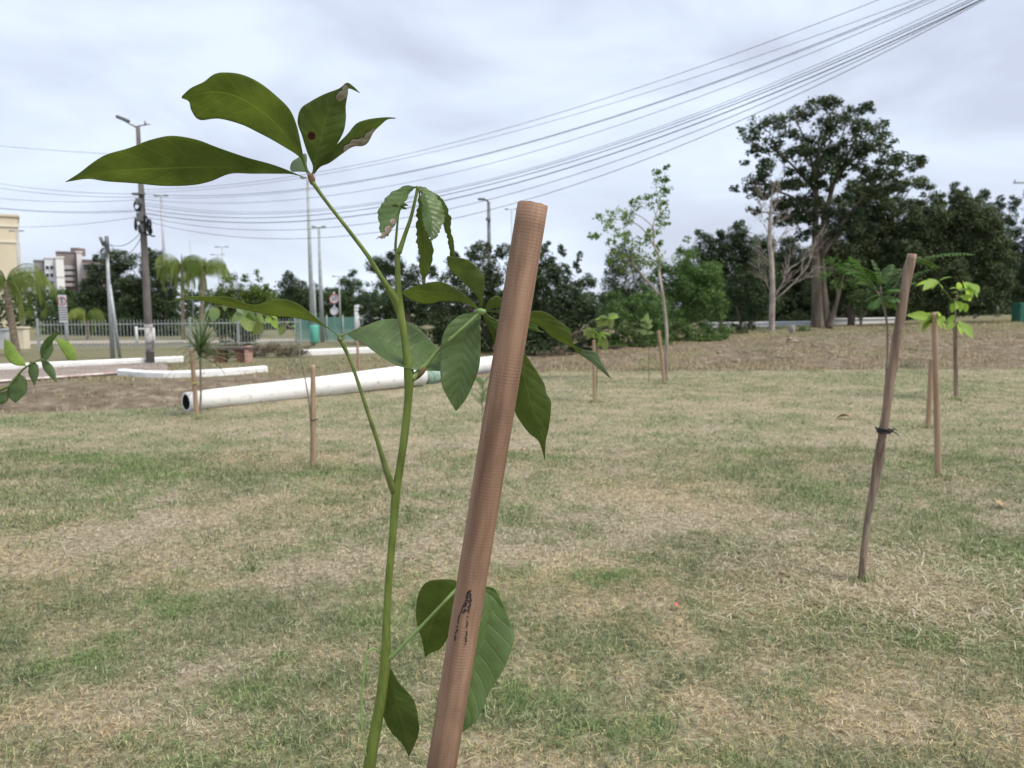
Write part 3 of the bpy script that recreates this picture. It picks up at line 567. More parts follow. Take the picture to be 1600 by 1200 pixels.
# the ink scribble on the near stake
ink = Acc(); mi = near.matrix_world
axis = (tp-bt).normalized(); 
def on_stake(x, y, h=.0004):
    v = ray(x, y).normalized(); o_ = Vector((0, 0, CAMZ))-bt
    a = v-axis*v.dot(axis); b_ = o_-axis*o_.dot(axis); r_ = .0219+h
    A2, B2, C2 = a.dot(a), 2*a.dot(b_), b_.dot(b_)-r_*r_; t_ = (-B2-math.sqrt(max(0, B2*B2-4*A2*C2)))/(2*A2)
    return Vector((0, 0, CAMZ))+v*t_
def stroke(pts, wpx):
    pp = crs(pts, max(4, int(np.linalg.norm(np.diff(np.array(pts), axis=0), axis=1).sum()/2.2)))
    for i in range(len(pp)-1):
        if rng.random() < .22: continue
        p, q = pp[i], pp[i+1]; w2 = wpx*1.35*rng.uniform(.5, 1.1); j1 = rng.normal(0, .5); h_ = rng.uniform(.0004, .0007)
        a, b_, c_, d_ = [on_stake(x, y, h_) for x, y in ((p[0]-w2+j1, p[1]), (p[0]+w2+j1, p[1]), (q[0]+w2+j1, q[1]+.3), (q[0]-w2+j1, q[1]+.3))]
        ink.add([a, b_, c_, d_], [(0, 1, 2, 3)])
stroke([(734, 922), (727, 940), (718, 962), (713, 985), (708, 1008)], 1.0); stroke([(735, 922), (734, 945), (731, 965), (729, 990), (728, 1008)], .8)
stroke([(733, 924), (729, 935), (727, 948), (724, 958)], 1.7); stroke([(729, 930), (733, 940), (726, 944), (734, 950), (727, 956)], 1.0); stroke([(735, 926), (736, 940), (733, 950)], 1.2)
INK = mat_simple('black_ink', (.012, .012, .018), (.05, .035, .035), .6, 200, 0)
bpy.context.view_layer.update()
me = mesh_np('pen_mark', [tuple(near.matrix_world.inverted() @ Vector(v)) for v in ink.V], ink.F); me.materials.append(INK)
pm = bpy.data.objects.new('pen_mark', me); link(pm, near)

STK = []
def pstake(xt, yt, xb, yb, wpx_, mat, label, dt=0.0, wob=0, **k):
    b_ = G(xb, yb); b_.z = hz(b_.x, b_.y); t_ = P(xt, yt, b_.y+dt); r_ = wpx_*.5*PXM*b_.y
    bb = b_+(b_-t_).normalized()*.05; o = stake(t_, bb, r_*1.05, r_*.95, mat, label, wob=wob, **k); o['base_y'] = b_.y; del o['base_y']; return o, b_, t_, r_
s2, s2b, s2t, s2r = pstake(1424, 398, 1346, 910, 15, ST_BARK, 'rough bark-covered leaning stake on the right with a black tie round it', wob=.012, seed=3)
bpy.data.objects.remove(s2); dd2 = s2b.y; cv = [P(1425, 397, dd2), P(1413, 458, dd2), P(1401, 530, dd2), P(1389, 610, dd2), P(1380, 672, dd2), P(1369, 735, dd2), P(1358, 800, dd2), P(1350, 860, dd2), P(1346, 912, dd2)]; cv.append(cv[-1]+Vector((-.002, 0, -.06)))
ac = Acc().tube(cv, [.0235, .0235, .023, .022, .0215, .020, .019, .019, .020, .021], 18, n=70); rq = np.random.default_rng(8); av = np.array(ac.V); av[:, :2] += (np.stack([fbm(av[:, 0]*60, av[:, 2]*9), fbm(av[:, 0]*60+9, av[:, 2]*9+4)], 1)-.5)*.009; ac.V = [tuple(v_) for v_ in av]
s2 = thing('wooden_stake', ac, ST_BARK, s2b, 'rough bark-covered leaning stake on the right with a black tie round it', 'stake', 'wooden support stakes')
s3, s3b, s3t, s3r = pstake(1460, 488, 1466, 745, 9, ST_PALE, 'smooth pale upright stake just right of the rough leaning one', seed=4)
s3c, s3cb, _, _ = pstake(1456, 560, 1450, 668, 8, ST_PALE, 'pale leaning stake half hidden behind the smooth upright stake', seed=5)
s4, s4b, s4t, s4r = pstake(1492, 500, 1494, 622, 6.5, ST_BARK, 'thin stake farthest right, under bright green leaves', seed=6)
s5, s5b, s5t, s5r = pstake(1029, 517, 1038, 598, 5.5, ST_PALE, 'slanting stake at the foot of the tall thin sapling', seed=7)
s6, s6b, s6t, s6r = pstake(928, 531, 929, 628, 5.5, ST_PALE, 'short thin stake standing before the dark rounded shrub, right of the near stake', seed=8)
s7, s7b, s7t, s7r = pstake(489, 571, 490, 728, 8, ST_PALE, 'upright stake in front of the fallen white pole, left of the big sapling', seed=9)
s8, s8b, s8t, s8r = pstake(558, 532, 563, 606, 4.5, ST_PALE, 'thin distant stake right behind the fallen white pole', seed=10)
s9, s9b, s9t, s9r = pstake(299, 545, 308, 652, 7, ST_PALE, 'upright stake in front of the open end of the white pole', seed=11)
# second member of the doubled stake behind s7
# ties
RUB = mat_simple('black_rubber', (.01, .01, .012), (.03, .03, .034), .5, 60, .3)
TWINE = mat_simple('pale_twine', (.35, .32, .12), (.5, .46, .2), .8, 60, .2)
def tie(c, r, ax, mat, label, turns=3, tail=True, rt=.004):
    a = Acc(); z = ax.normalized(); x = z.orthogonal().normalized(); y = z.cross(x); pts = []
    for i in range(turns*16+1):
        t_ = i/16*2*math.pi; pts.append(c+(x*math.cos(t_)+y*math.sin(t_))*(r+rt*.6)*(1+.06*math.sin(t_*2.3))+z*(i/16-turns/2)*rt*1.6)
    a.tube(pts, rt, 6)
    if tail:
        k = Vector((.9, -.3, 0)); p0 = c+k*r*1.1; a.tube([p0, p0+k*.02+Vector((0, 0, -.006)), p0+k*.045+Vector((0, 0, -.025))], [rt*1.3, rt, rt*.6], 6); a.tube([p0, p0+k*.018+Vector((0, 0, .012)), p0+k*.034+Vector((0, 0, .004))], [rt*1.3, rt, rt*.6], 6)
        a.tube([p0-k*r*2.0, p0-k*(r*2.0+.012)+Vector((0, 0, .012)), p0-k*(r*2.0+.02)+Vector((0, 0, .02))], [rt, rt, rt*.5], 6)
    return thing('tie', a, mat, c, label, 'tie', 'ties holding saplings to their stakes')
def on(b_, t_, y): # point on stake line at pixel row fraction
    return b_.lerp(t_, y)
ax2 = s2t-s2b; tie(P(1381, 673, s2b.y), .030, ax2, RUB, 'knotted black rubber tie round the rough leaning stake', 4)
tie(on(s7b, s7t, .47), s7r*1.2, s7t-s7b, mat_simple('dark_twine', (.05, .05, .03), (.12, .11, .06), .8, 50, .2), 'dark twine tie round the stake before the fallen white pole', 2, True, .003)
tie(on(s9b, s9t, .50), s9r*1.25, s9t-s9b, TWINE, 'pale yellow twine knotted on the stake by the spiky plant', 2, True, .006)

# ------------------------------------------------------------------ small leaves and fronds for the farther saplings
def leafmesh(n=8, wr=.36, curl=.35, fold=.12):
    V = []; F = []; UV = []
    for i in range(n+1):
        u = i/n; w_ = wr*math.sin(math.pi*min(1, u**.85))**.8*(1-.25*u) if 0 < u < 1 else .004
        for k in (-1, -.5, 0, .5, 1): V.append((u*math.cos(curl*u*.6), k*w_, -curl*u*u*.6+fold*abs(k)*w_*2)); UV.append((u, (k+1)/2))
    for i in range(n):
        for k in range(4): a = i*5+k; F.append((a, a+5, a+6, a+1))
    return V, F, UV
def unit_leaf(mat, **k):
    V, F, UV = leafmesh(**k); me = mesh_np('leaf', V, F, uv=UV); me.materials.append(mat); me.polygons.foreach_set('use_smooth', [True]*len(F)); return me
UL = {'mid': unit_leaf(LEAF_TOP), 'blue': unit_leaf(LEAF_BLUE, wr=.30), 'bright': unit_leaf(LEAF_BRIGHT, wr=.22), 'und': unit_leaf(LEAF_UND, wr=.30), 'strap': unit_leaf(LEAF_TOP, wr=.15, curl=.9)}
def put_leaf(parent, base, tip, kind='mid', roll=0.0, width=1.0, up=None):
    d_ = tip-base; Ln = d_.length; x = d_.normalized(); z = up or Vector((0, -.35, 1)); z = (z-x*z.dot(x))
    if z.length < 1e-3: z = Vector((1, 0, 0))
    z.normalize(); z = (Matrix.Rotation(roll, 3, x) @ z); y = z.cross(x)
    o = bpy.data.objects.new('leaf', UL[kind]); link(o, parent)
    o.matrix_basis = Matrix(((x.x*Ln, y.x*Ln*width, z.x*Ln, 0), (x.y*Ln, y.y*Ln*width, z.y*Ln, 0), (x.z*Ln, y.z*Ln*width, z.z*Ln, 0), (0, 0, 0, 1)))
    o.matrix_basis.translation = base-wloc(parent); 
    mb = o.matrix_basis.copy(); mb.translation = base-wloc(parent); o.matrix_basis = mb
    return o
def pxleaves(parent, d, lst, kind, w=1.0, dj=.04):
    for q in lst:
        x0, y0, x1, y1 = q[:4]; kk = q[4] if len(q) > 4 else kind
        put_leaf(parent, P(x0, y0, d), P(x1, y1, d+random.uniform(-dj, dj)), kk, random.uniform(-.9, .9), w*random.uniform(.85, 1.15), Vector((random.uniform(-.3, .3), -.8, .7)))
def twig(parent, pts, rr, mat, d, name='stem', n=24, dd=None):
    dd = dd or [0]*len(pts)
    return part(name, Acc().tube([P(x, y, d+e_) if not isinstance(x, Vector) else x for (x, y), e_ in zip(pts, dd)], rr, 8, n=n), mat, parent)
GREY_STEM = mat_simple('grey_twig', (.16, .13, .10), (.30, .26, .20), .85, 60, .3, (1, 1, .3), dist=.002)
SG = 'young trees planted on the lawn'

# sapling at the left frame edge, near
dl = 2.6
t_ = root('sapling', (P(-40, 640, dl).x, dl, 0), 'close sapling with large drooping leaves poking in at the left frame edge', 'sapling', SG)
part('stem', Acc().tube([(t_.location.x-.02, dl, -.02), (t_.location.x, dl, .6), P(-38, 640, dl), P(11, 607, dl), P(28, 586, dl), P(42, 572, dl), P(66, 560, dl)], [.011, .009, .007, .005, .004, .0035, .0028], 8, n=40), STEM_DARK, t_)
for A_, M_, B_, sd_, mt in (
    ([(41, 571), (36, 560), (28, 550), (19, 536), (7, 529)], [(41, 571), (26, 560), (15, 547), (7, 529)], [(41, 572), (22, 570), (11, 560), (6, 545), (7, 529)], 'top', [LEAF_BRIGHT, LEAF_UND]),
    ([(46, 565), (44, 582), (50, 596), (54, 604)], [(50, 565), (52, 580), (54, 604)], [(54, 565), (60, 572), (60, 586), (54, 604)], 'top', None),
    ([(64, 562), (78, 567), (86, 580), (89, 598)], [(64, 563), (74, 573), (82, 585), (89, 598)], [(64, 564), (68, 577), (80, 591), (89, 598)], 'top', None),
    ([(64, 560), (63, 545), (74, 527), (94, 518)], [(65, 560), (69, 543), (79, 529), (94, 518)], [(67, 560), (75, 545), (84, 532), (94, 519)], 'under', [LEAF_TOP, LEAF_TOP]),
    ([(86, 529), (104, 532), (118, 546), (119, 562)], [(87, 531), (101, 540), (112, 552), (118, 563)], [(88, 533), (97, 548), (106, 561), (117, 564)], 'top', [LEAF_BRIGHT, LEAF_UND]),
    ([(76, 530), (68, 545), (66, 556), (70, 566)], [(79, 530), (76, 548), (70, 566)], [(82, 530), (83, 548), (74, 562), (70, 566)], 'top', None),
    ([(30, 584), (41, 592), (41, 612), (25, 630)], [(28, 585), (30, 605), (25, 630)], [(26, 586), (14, 600), (12, 618), (24, 630)], 'top', None),
    ([(12, 610), (5, 612), (-8, 616), (-16, 630)], [(12, 612), (0, 622), (-16, 630)], [(13, 613), (12, 626), (0, 632), (-16, 631)], 'top', None)):
    broad_leaf(t_, A_, M_, B_, dl, .0, -.5 if sd_ == 'top' else .5, n=18, k=4, side=sd_, mats=mt, fold=.01)
pxl = [(86, 530, 92, 519), (88, 531, 96, 552), (92, 531, 110, 540)]
# sapling tied to the stake before the white pole (thin arching stem)
d = s7b.y; t_ = root('sapling', (s7b.x-.03, d, 0), 'thin arching sapling with round leaves, tied to the stake before the white pole', 'sapling', SG)
twig(t_, [(486, 729), (486, 660), (480, 610), (470, 560), (459, 518), (448, 508), (430, 504), (412, 492), (390, 486), (360, 480), (335, 478)], [.011, .009, .007, .006, .005, .004, .004, .0035, .003, .003, .002], GREY_STEM, d, n=40)
pxleaves(t_, d, [(338, 480, 331, 503), (352, 474, 350, 487), (388, 484, 358, 502, 'blue'), (383, 482, 396, 503), (404, 487, 411, 509), (396, 488, 381, 521, 'mid'), (410, 504, 396, 523, 'und'), (416, 496, 425, 504, 'bright'), (444, 508, 436, 526, 'und'), (449, 506, 450, 500, 'bright'), (456, 509, 462, 511, 'bright'), (372, 478, 384, 490), (420, 490, 437, 498, 'bright'), (420, 492, 414, 505, 'bright'), (428, 500, 432, 512, 'bright')], 'blue', 1.25, .1)
# sapling by the short stake right of the near stake
d = s6b.y; t_ = root('sapling', (P(933, 628, d).x, d, 0), 'small sapling with bunched pale green leaves on the stake before the dark shrub', 'sapling', SG)
twig(t_, [(931, 628), (933, 580), (933, 545), (938, 515), (948, 495)], [.01, .008, .007, .006, .004], STEM_DARK, d)
L_ = []
for hx, hy, k in ((925, 515, 6), (950, 497, 8), (936, 520, 4), (943, 530, 4)):
    for i in range(k):
        a = random.uniform(-.6, 3.7); r_ = random.uniform(13, 24); L_.append((hx, hy, hx+math.cos(a)*r_, hy+math.sin(a)*r_*.8, random.choice(['bright', 'blue', 'bright', 'und'])))
pxleaves(t_, d, L_, 'bright', 1.2, .12)
# little plant beside the slanting stake
d = s5b.y; t_ = root('sapling', (P(1012, 592, d).x, d, 0), 'little pale-leaved seedling left of the slanting stake, under the tall thin sapling', 'sapling', SG)
twig(t_, [(1014, 596), (1014, 560), (1012, 520), (1010, 495)], [.008, .007, .006, .004], STEM_DARK, d)
pxleaves(t_, d, [(1011, 505, 1010, 489, 'blue'), (1011, 512, 1000, 505, 'blue'), (1011, 514, 1020, 507, 'blue'), (1012, 520, 998, 517, 'blue'), (1012, 520, 1022, 519, 'blue'), (1012, 508, 1003, 497, 'blue'), (1012, 508, 1019, 499, 'blue')], 'blue', 1.1, .1)
# bright leaved sapling at the smooth upright stake and one behind it
d = s3b.y; t_ = root('sapling', (P(1470, 745, d).x, d, 0), 'lower sapling with drooping yellowish green leaflets at the smooth upright stake', 'sapling', SG)
twig(t_, [(1468, 745), (1467, 640), (1463, 560), (1466, 505)], [.010, .009, .008, .005], GREY_STEM, d)
L_ = [(1462, 492, 1424, 498), (1460, 495, 1428, 507), (1458, 497, 1436, 512), (1455, 496, 1446, 517), (1466, 494, 1470, 484), (1466, 494, 1472, 510), (1468, 496, 1484, 500), (1450, 495, 1425, 491), (1455, 500, 1440, 516, 'und'), (1468, 498, 1482, 512)]
twig(t_, [(1466, 505), (1461, 495), (1444, 492)], [.005, .004, .003], STEM_DARK, d, 'branch')
pxleaves(t_, d, L_, 'bright', .8, .15)
d = s4b.y; t_ = root('sapling', (P(1499, 622, d).x, d, 0), 'taller sapling with bright lime leaves above the farthest right stake', 'sapling', SG)
twig(t_, [(1496, 622), (1495, 560), (1493, 500), (1494, 470), (1496, 458)], [.016, .014, .012, .01, .007], GREY_STEM, d)
twig(t_, [(1493, 480), (1484, 465), (1468, 445)], [.010, .008, .006], STEM_DARK, d, 'branch'); twig(t_, [(1494, 470), (1505, 455), (1520, 448)], [.010, .008, .005], STEM_DARK, d, 'branch')
L_ = [(1466, 444, 1450, 431), (1462, 440, 1431, 441), (1458, 438, 1445, 450), (1462, 440, 1456, 449), (1467, 439, 1486, 429), (1466, 442, 1476, 450), (1496, 450, 1484, 449), (1496, 452, 1503, 438), (1505, 440, 1520, 460), (1508, 440, 1532, 460), (1512, 442, 1526, 462), (1498, 462, 1516, 462), (1496, 470, 1503, 482), (1494, 474, 1488, 484), (1506, 474, 1514, 490), (1496, 456, 1488, 457), (1500, 455, 1514, 445), (1490, 468, 1500, 480), (1497, 500, 1512, 522), (1494, 505, 1508, 515), (1500, 505, 1522, 524), (1490, 500, 1482, 515), (1492, 492, 1478, 505), (1505, 465, 1512, 468), (1515, 443, 1531, 452)]
pxleaves(t_, d, L_, 'bright', 1.1, .3)
# sapling by thin stake behind the white pole
d = s8b.y

def frond(acc, p0, az, length, elev, droop, leaflet, npair, lw, hang, rr=.01, attrs=None, rach=None):
    """one pinnate leaf: rachis tube in rach, leaflets in acc"""
    pts = []; p = Vector(p0); n_ = 14; el = elev
    for i in range(n_+1):
        pts.append(p.copy()); el_ = el-droop*(i/n_)**1.3; p = p+Vector((math.cos(az)*math.cos(el_), math.sin(az)*math.cos(el_), math.sin(el_)))*length/n_
    (rach or acc).tube(pts, [rr*(1-.75*i/n_) for i in range(n_+1)], 4)
    side = Vector((-math.sin(az), math.cos(az), 0))
    for j in range(npair):
        u = .08+.92*j/npair; q = u*n_; i = min(int(q), n_-1); b_ = pts[i].lerp(pts[i+1], q-i); tg = (pts[i+1]-pts[i]).normalized()
        ll = leaflet*(math.sin(math.pi*(.12+.83*u))**.7)
        for s in (-1, 1):
            dv = (side*s*(1-hang*.6)+tg*.45+Vector((0, 0, -hang*random.uniform(.7, 1.3)))).normalized(); nn = dv.cross(tg).normalized(); wv = dv.cross(nn)*lw*.5
            m_ = b_+dv*ll*.5+Vector((0, 0, -hang*.03*ll)); e_ = b_+dv*ll+Vector((0, 0, -hang*.25*ll))
            acc.add([b_-wv*.4, b_+wv*.4, m_+wv, e_, m_-wv], [(0, 1, 2, 3, 4)])
# feathery sapling tied to the rough stake
FEATH = mat_foliage('feathery_leaf', (.06, .12, .035), (.11, .20, .06), .35)
d = s2b.y; t_ = root('sapling', (s2b.x+.03, d, 0), 'thin brown sapling with feathery fern-like leaves tied to the rough leaning stake', 'sapling', SG)
twig(t_, [(1352, 912), (1350, 850), (1372, 760), (1383, 700), (1382, 660), (1384, 600), (1387, 540), (1385, 500), (1378, 465), (1375, 445)], [.006, .008, .0055, .005, .005, .005, .0055, .006, .007, .006], GREY_STEM, d, n=60, dd=[0, -.05, -.05, -.03, .03, .06, .06, .06, .06, .06])
twig(t_, [(1384, 488), (1378, 470), (1368, 452), (1352, 432), (1330, 420)], [.008, .0075, .005, .004, .003], GREY_STEM, d+.06, 'branch'); twig(t_, [(1380, 468), (1400, 445), (1420, 405), (1440, 402)], [.006, .005, .003, .002], GREY_STEM, d+.04, 'branch')
twig(t_, [(1387, 482), (1398, 462), (1406, 455)], [.004, .003, .002], GREY_STEM, d+.06, 'branch')
for (x0, y0, x1, y1, dr) in ((1365, 450, 1320, 408, .9), (1370, 455, 1335, 428, .7), (1378, 445, 1345, 415, .6), (1376, 447, 1410, 418, .8), (1378, 452, 1420, 422, .5), (1380, 460, 1408, 452, 1.0), (1424, 402, 1465, 418, .6), (1440, 404, 1520, 396, .5), (1380, 458, 1450, 420, .5), (1374, 450, 1365, 405, .8), (1382, 470, 1395, 478, .9), (1355, 435, 1322, 425, .7), (1372, 452, 1340, 440, .9), (1368, 448, 1312, 416, .5), (1380, 455, 1430, 440, .6), (1382, 462, 1402, 470, .9), (1378, 460, 1352, 468, 1.0), (1380, 462, 1362, 480, .8), (1376, 446, 1392, 412, .6), (1350, 434, 1330, 400, .6), (1385, 470, 1408, 486, .9)):
    a, b_ = P(x0, y0, d+.05), P(x1, y1, d+random.uniform(-.1, .25)); v = b_-a; ac = Acc()
    frond(ac, a, math.atan2(v.y, v.x), v.length*1.05, math.atan2(v.z, math.hypot(v.x, v.y))+dr*.35, dr, .048, 13, .0085, .3, .0018)
    part('leaf', ac, FEATH, t_, smooth=False, attrs={'rnd': np.repeat(rng.random(len(ac.V)//5+1), 5)[:len(ac.V)]})

# ------------------------------------------------------------------ trees beyond the lawn
def leafcloud(blobs, leaf, cover=2.6, seed=0, sub=.34, nsub=26, wr=.5, flat=.75):
    """blobs: (centre, radius xyz); returns quads of single leaves gathered in clumps"""
    r = np.random.default_rng(seed); VV = []; RN = []
    for c, rad_ in blobs:
        rad_ = np.array(rad_); R_ = float(np.mean(rad_)); ns = max(5, int(nsub*min(1.6, (R_/(leaf*4))**.5)))
        q = r.normal(size=(ns, 3)); q /= np.linalg.norm(q, axis=1)[:, None]; q *= (.35+.65*r.random(ns)**.5)[:, None]
        sc_ = np.array(c)+q*rad_*.80; sr = R_*sub*r.uniform(.7, 1.35, ns); shade = r.normal(0, .12, ns)
        nl = max(60, int(cover*math.pi*R_*R_/(leaf*leaf*wr*.5)/1.6)); k = r.integers(0, ns, nl)
        d_ = r.normal(size=(nl, 3)); d_ /= np.linalg.norm(d_, axis=1)[:, None]; rr_ = r.random(nl)**.4
        p = sc_[k]+d_*(sr[k]*rr_)[:, None]*np.array((1, 1, flat))
        nrm = d_*.8+np.array((0, 0, .7))+r.normal(0, .55, (nl, 3)); nrm /= np.linalg.norm(nrm, axis=1)[:, None]
        t_ = np.cross(nrm, r.normal(size=(nl, 3))); t_ /= np.linalg.norm(t_, axis=1)[:, None]+1e-9; b_ = np.cross(nrm, t_)
        s_ = (leaf*r.uniform(.6, 1.3, nl))[:, None]
        VV.append(np.stack([p-t_*s_*.5, p+b_*s_*wr*.5-nrm*s_*.06, p+t_*s_*.5-nrm*s_*.12, p-b_*s_*wr*.5-nrm*s_*.06], 1).reshape(-1, 3))
        RN.append(np.repeat(np.clip(r.random(nl)*.8+shade[k]+.1, 0, 1), 4))
    V = np.vstack(VV); n_ = len(V)//4
    return V, np.arange(n_*4).reshape(n_, 4), np.concatenate(RN)
BARK = mat_simple('bark', (.07, .055, .042), (.17, .14, .11), .9, 3, .6, (1, 1, .25), dist=.05)
BARK_PALE = mat_simple('pale_bark', (.22, .18, .15), (.46, .41, .36), .9, 6, .6, (1, 1, .35), dist=.05)
def skeleton(acc, base, tips, r0, rng_, lean=.0):
    """trunk with limbs reaching into the crown blobs"""
    for i, tp_ in enumerate(tips):
        tp_ = Vector(tp_); k = rng_.uniform(.25, .6); fk = base.lerp(Vector((tp_.x*.35+base.x*.65, tp_.y*.35+base.y*.65, tp_.z)), k)
        m_ = fk.lerp(tp_, .5)+Vector((rng_.uniform(-.15, .15), rng_.uniform(-.15, .15), .1))
        rr = r0*(1 if i == 0 else .75)
        acc.tube([base+Vector((rng_.uniform(-.3, .3)*r0, 0, -.1)), fk, m_, tp_], [rr*1.15, rr*.75, rr*.4, rr*.12], 7, n=12)
def tree(name, label, cat, group, base_px, d, blobs, leaf, mat, r0=.12, bark=None, seed=0, cover=3.0, trunk_pts=None, gz=None, nsub=26, sub=.42, ntips=5, dspread=.5, wr=.5, flat=.75, depthr=1.0):
    rr_ = random.Random(seed+5); bz = gz if gz is not None else hz(P(base_px, 500, d).x, d)
    base = Vector((P(base_px, 500, d).x, d, bz)); t_ = root(name, base, label, cat, group); B = []
    for q in blobs:
        x, y, rx, ry = q[:4]; dz = q[4] if len(q) > 4 else rr_.uniform(-dspread, dspread)*rx*PXM*d
        B.append((tuple(P(x, y, d+dz)), (rx*PXM*d, .5*(rx+ry)*PXM*d*depthr, ry*PXM*d)))
    leaf *= .74; V, F_, RN = leafcloud(B, leaf, cover*(1.1 if cover < 4 else 1.25), seed, nsub=nsub, sub=sub*1.12, wr=wr, flat=flat)
    k = V[:, 2] < bz+.03; V[k, 2] = bz+.03+np.random.default_rng(1).random(k.sum())*.08
    part('crown', (V, F_), mat, t_, smooth=False, attrs={'rnd': RN})
    a = Acc()
    if trunk_pts:
        for tp_ in trunk_pts: a.tube([P(x, y, d+dd_) if y is not None else base for x, y, dd_, r_ in tp_], [r_ for *_, r_ in tp_], 9, n=24)
    else:
        big = sorted(B, key=lambda b_: -b_[1][0])[:ntips]; skeleton(a, base, [b_[0] for b_ in big], r0, rr_)
    part('trunk', a, bark or BARK, t_)
    return t_
F_DARK = mat_foliage('dark_foliage', (.018, .034, .014), (.090, .135, .056), .2)
F_MID = mat_foliage('mid_foliage', (.028, .055, .015), (.110, .180, .055), .25)
F_LITE = mat_foliage('light_foliage', (.050, .105, .026), (.165, .27, .080), .3)
F_OLIVE = mat_foliage('olive_foliage', (.030, .046, .018), (.120, .155, .068), .25)
F_YEL = mat_foliage('yellowish_foliage', (.05, .09, .014), (.17, .24, .045), .3)
F_UMB = mat_foliage('umbrella_foliage', (.022, .038, .018), (.095, .130, .060), .22)
BARK_MID = mat_simple('grey_brown_bark', (.11, .09, .075), (.27, .225, .19), .9, 3, .6, (1, 1, .25), dist=.05)
F_DRY = mat_foliage('dry_brush', (.07, .055, .035), (.24, .19, .13), .1)
LB = 'trees behind the fence'
rs = random.Random(3)
def auto(x0, x1, top, bot, n, seed, rmin=14, rmax=26):
    """blob list that fills a domed crown outline evenly, ragged at its rim"""
    r_ = random.Random(seed); o = []; W_ = x1-x0; Hh = bot-top; st = math.sqrt(W_*Hh/max(8, n))*.92; y = top; j_ = 0
    while y < bot:
        x = x0+st*(.3+.5*(j_ % 2)); j_ += 1
        while x < x1:
            u = abs((x-(x0+x1)/2)/(W_/2)); v = (y-top)/Hh; tl = .50*u**2.2+.07*math.sin(x*.11+seed)+.05*math.sin(x*.29+seed*2); bl = 1-.16*u**3
            if tl <= v <= bl or (v >= tl-.12 and r_.random() < .35):
                rx = r_.uniform(rmin, rmax)*.85; o.append((min(max(x+r_.uniform(-.3, .3)*st, x0+rx*.5), x1-rx*.5), y+rx*.55+r_.uniform(-.25, .25)*st, rx, rx*r_.uniform(.7, .95)))
            x += st
        y += st*.85
    for k in range(int(W_/11)):
        x = r_.uniform(x0+8, x1-8); u = abs((x-(x0+x1)/2)/(W_/2)); rx = r_.uniform(4, 8); o.append((x, top+Hh*(.50*u**2.2+.07*math.sin(x*.11+seed)+.05*math.sin(x*.29+seed*2))+r_.uniform(-3, 5), rx, rx))
    return o
# row of dark trees behind the fence, left to right
tree('tree', 'low dark tree behind the fence just right of the leftmost palm', 'tree', LB, 105, 56, auto(66, 150, 452, 532, 22, 1), .17, F_MID, seed=1)
tree('tree', 'large round dark tree behind the fence, left of the tall utility pole', 'tree', LB, 165, 53, auto(120, 228, 398, 520, 34, 2), .17, F_DARK, seed=2, cover=4.4, r0=.16)
tree('tree', 'broad dark tree behind the tall utility pole', 'tree', LB, 232, 50, auto(190, 282, 400, 525, 30, 3), .17, F_DARK, seed=3, cover=4.4, r0=.16)
tree('tree', 'yellowish green tree above the brick bench, right of the weeping palms', 'tree', LB, 375, 48, auto(325, 432, 430, 505, 26, 4), .17, F_YEL, seed=4)
tree('tree', 'small round dark tree just behind the brick bench', 'tree', LB, 377, 33, auto(338, 402, 488, 532, 16, 5, 10, 17), .12, F_DARK, seed=5, r0=.07)
tree('tree', 'distant dark tree line crown beside the tall thin lamp masts', 'tree', LB, 455, 66, auto(415, 505, 436, 512, 24, 6), .2, F_DARK, seed=6, cover=4.4)
tree('tree', 'distant dark tree behind the round traffic signs', 'tree', LB, 545, 68, auto(485, 610, 436, 520, 30, 7), .2, F_MID, seed=7, cover=4.4)
tree('tree', 'dark tree behind the tall sapling stem, above the grey gate shelter', 'tree', LB, 640, 34, auto(565, 705, 400, 545, 34, 8)+[(615, 398, 9, 9), (590, 408, 8, 7), (658, 402, 9, 8), (600, 425, 16, 12)], .14, F_DARK, seed=8, cover=4.4, r0=.12)
tree('tree', 'dark leafy tree directly behind the near stake and its whorl of leaves', 'tree', LB, 762, 26, auto(672, 852, 388, 560, 44, 9, 16, 30)+[(735, 392, 10, 12), (760, 384, 9, 10), (790, 390, 12, 12), (706, 410, 11, 9)], .12, F_OLIVE, seed=9, r0=.13, cover=4.2)
tree('tree', 'dark rounded shrub-like tree just right of the near stake', 'tree', LB, 868, 24, auto(790, 935, 395, 565, 46, 10, 14, 26)+[(825, 385, 9, 11), (850, 388, 8, 10), (905, 400, 6, 9), (900, 412, 7, 7), (880, 420, 12, 10), (840, 400, 12, 11)], .11, F_DARK, seed=10, r0=.12, cover=4.6)
tree('tree', 'small far tree showing between the dark shrub and the tall thin sapling', 'tree', LB, 965, 46, auto(935, 1010, 388, 500, 20, 11), .16, F_DARK, seed=11)
tree('shrub', 'low bright green bushy shrub around the foot of the tall thin sapling', 'shrub', 'shrubs on the bank', 985, 25.5, auto(925, 1045, 455, 556, 34, 12), .10, F_LITE, seed=12, r0=.06, cover=3)
tree('shrub', 'tall bright green shrub with feathery foliage in the middle distance', 'shrub', 'shrubs on the bank', 1075, 27, auto(1000, 1142, 392, 552, 50, 13, 15, 28), .10, F_LITE, seed=13, r0=.08, cover=3)
tree('shrub', 'low mound of dry brown brush under the dark shrub-like tree', 'shrub', 'shrubs on the bank', 862, 23, [(850, 556, 15, 10), (872, 552, 17, 12), (892, 560, 14, 8)], .07, F_DRY, seed=14, r0=.02, cover=2)
tree('shrub', 'long heap of dry brown brush behind the brick bench', 'shrub', 'shrubs on the bank', 400, 25, [(x_, 546+rs.uniform(-3, 5), 18, 12) for x_ in range(318, 475, 12)], .08, F_DRY, seed=15, r0=.02, cover=2)
RB = 'trees on the far side right'
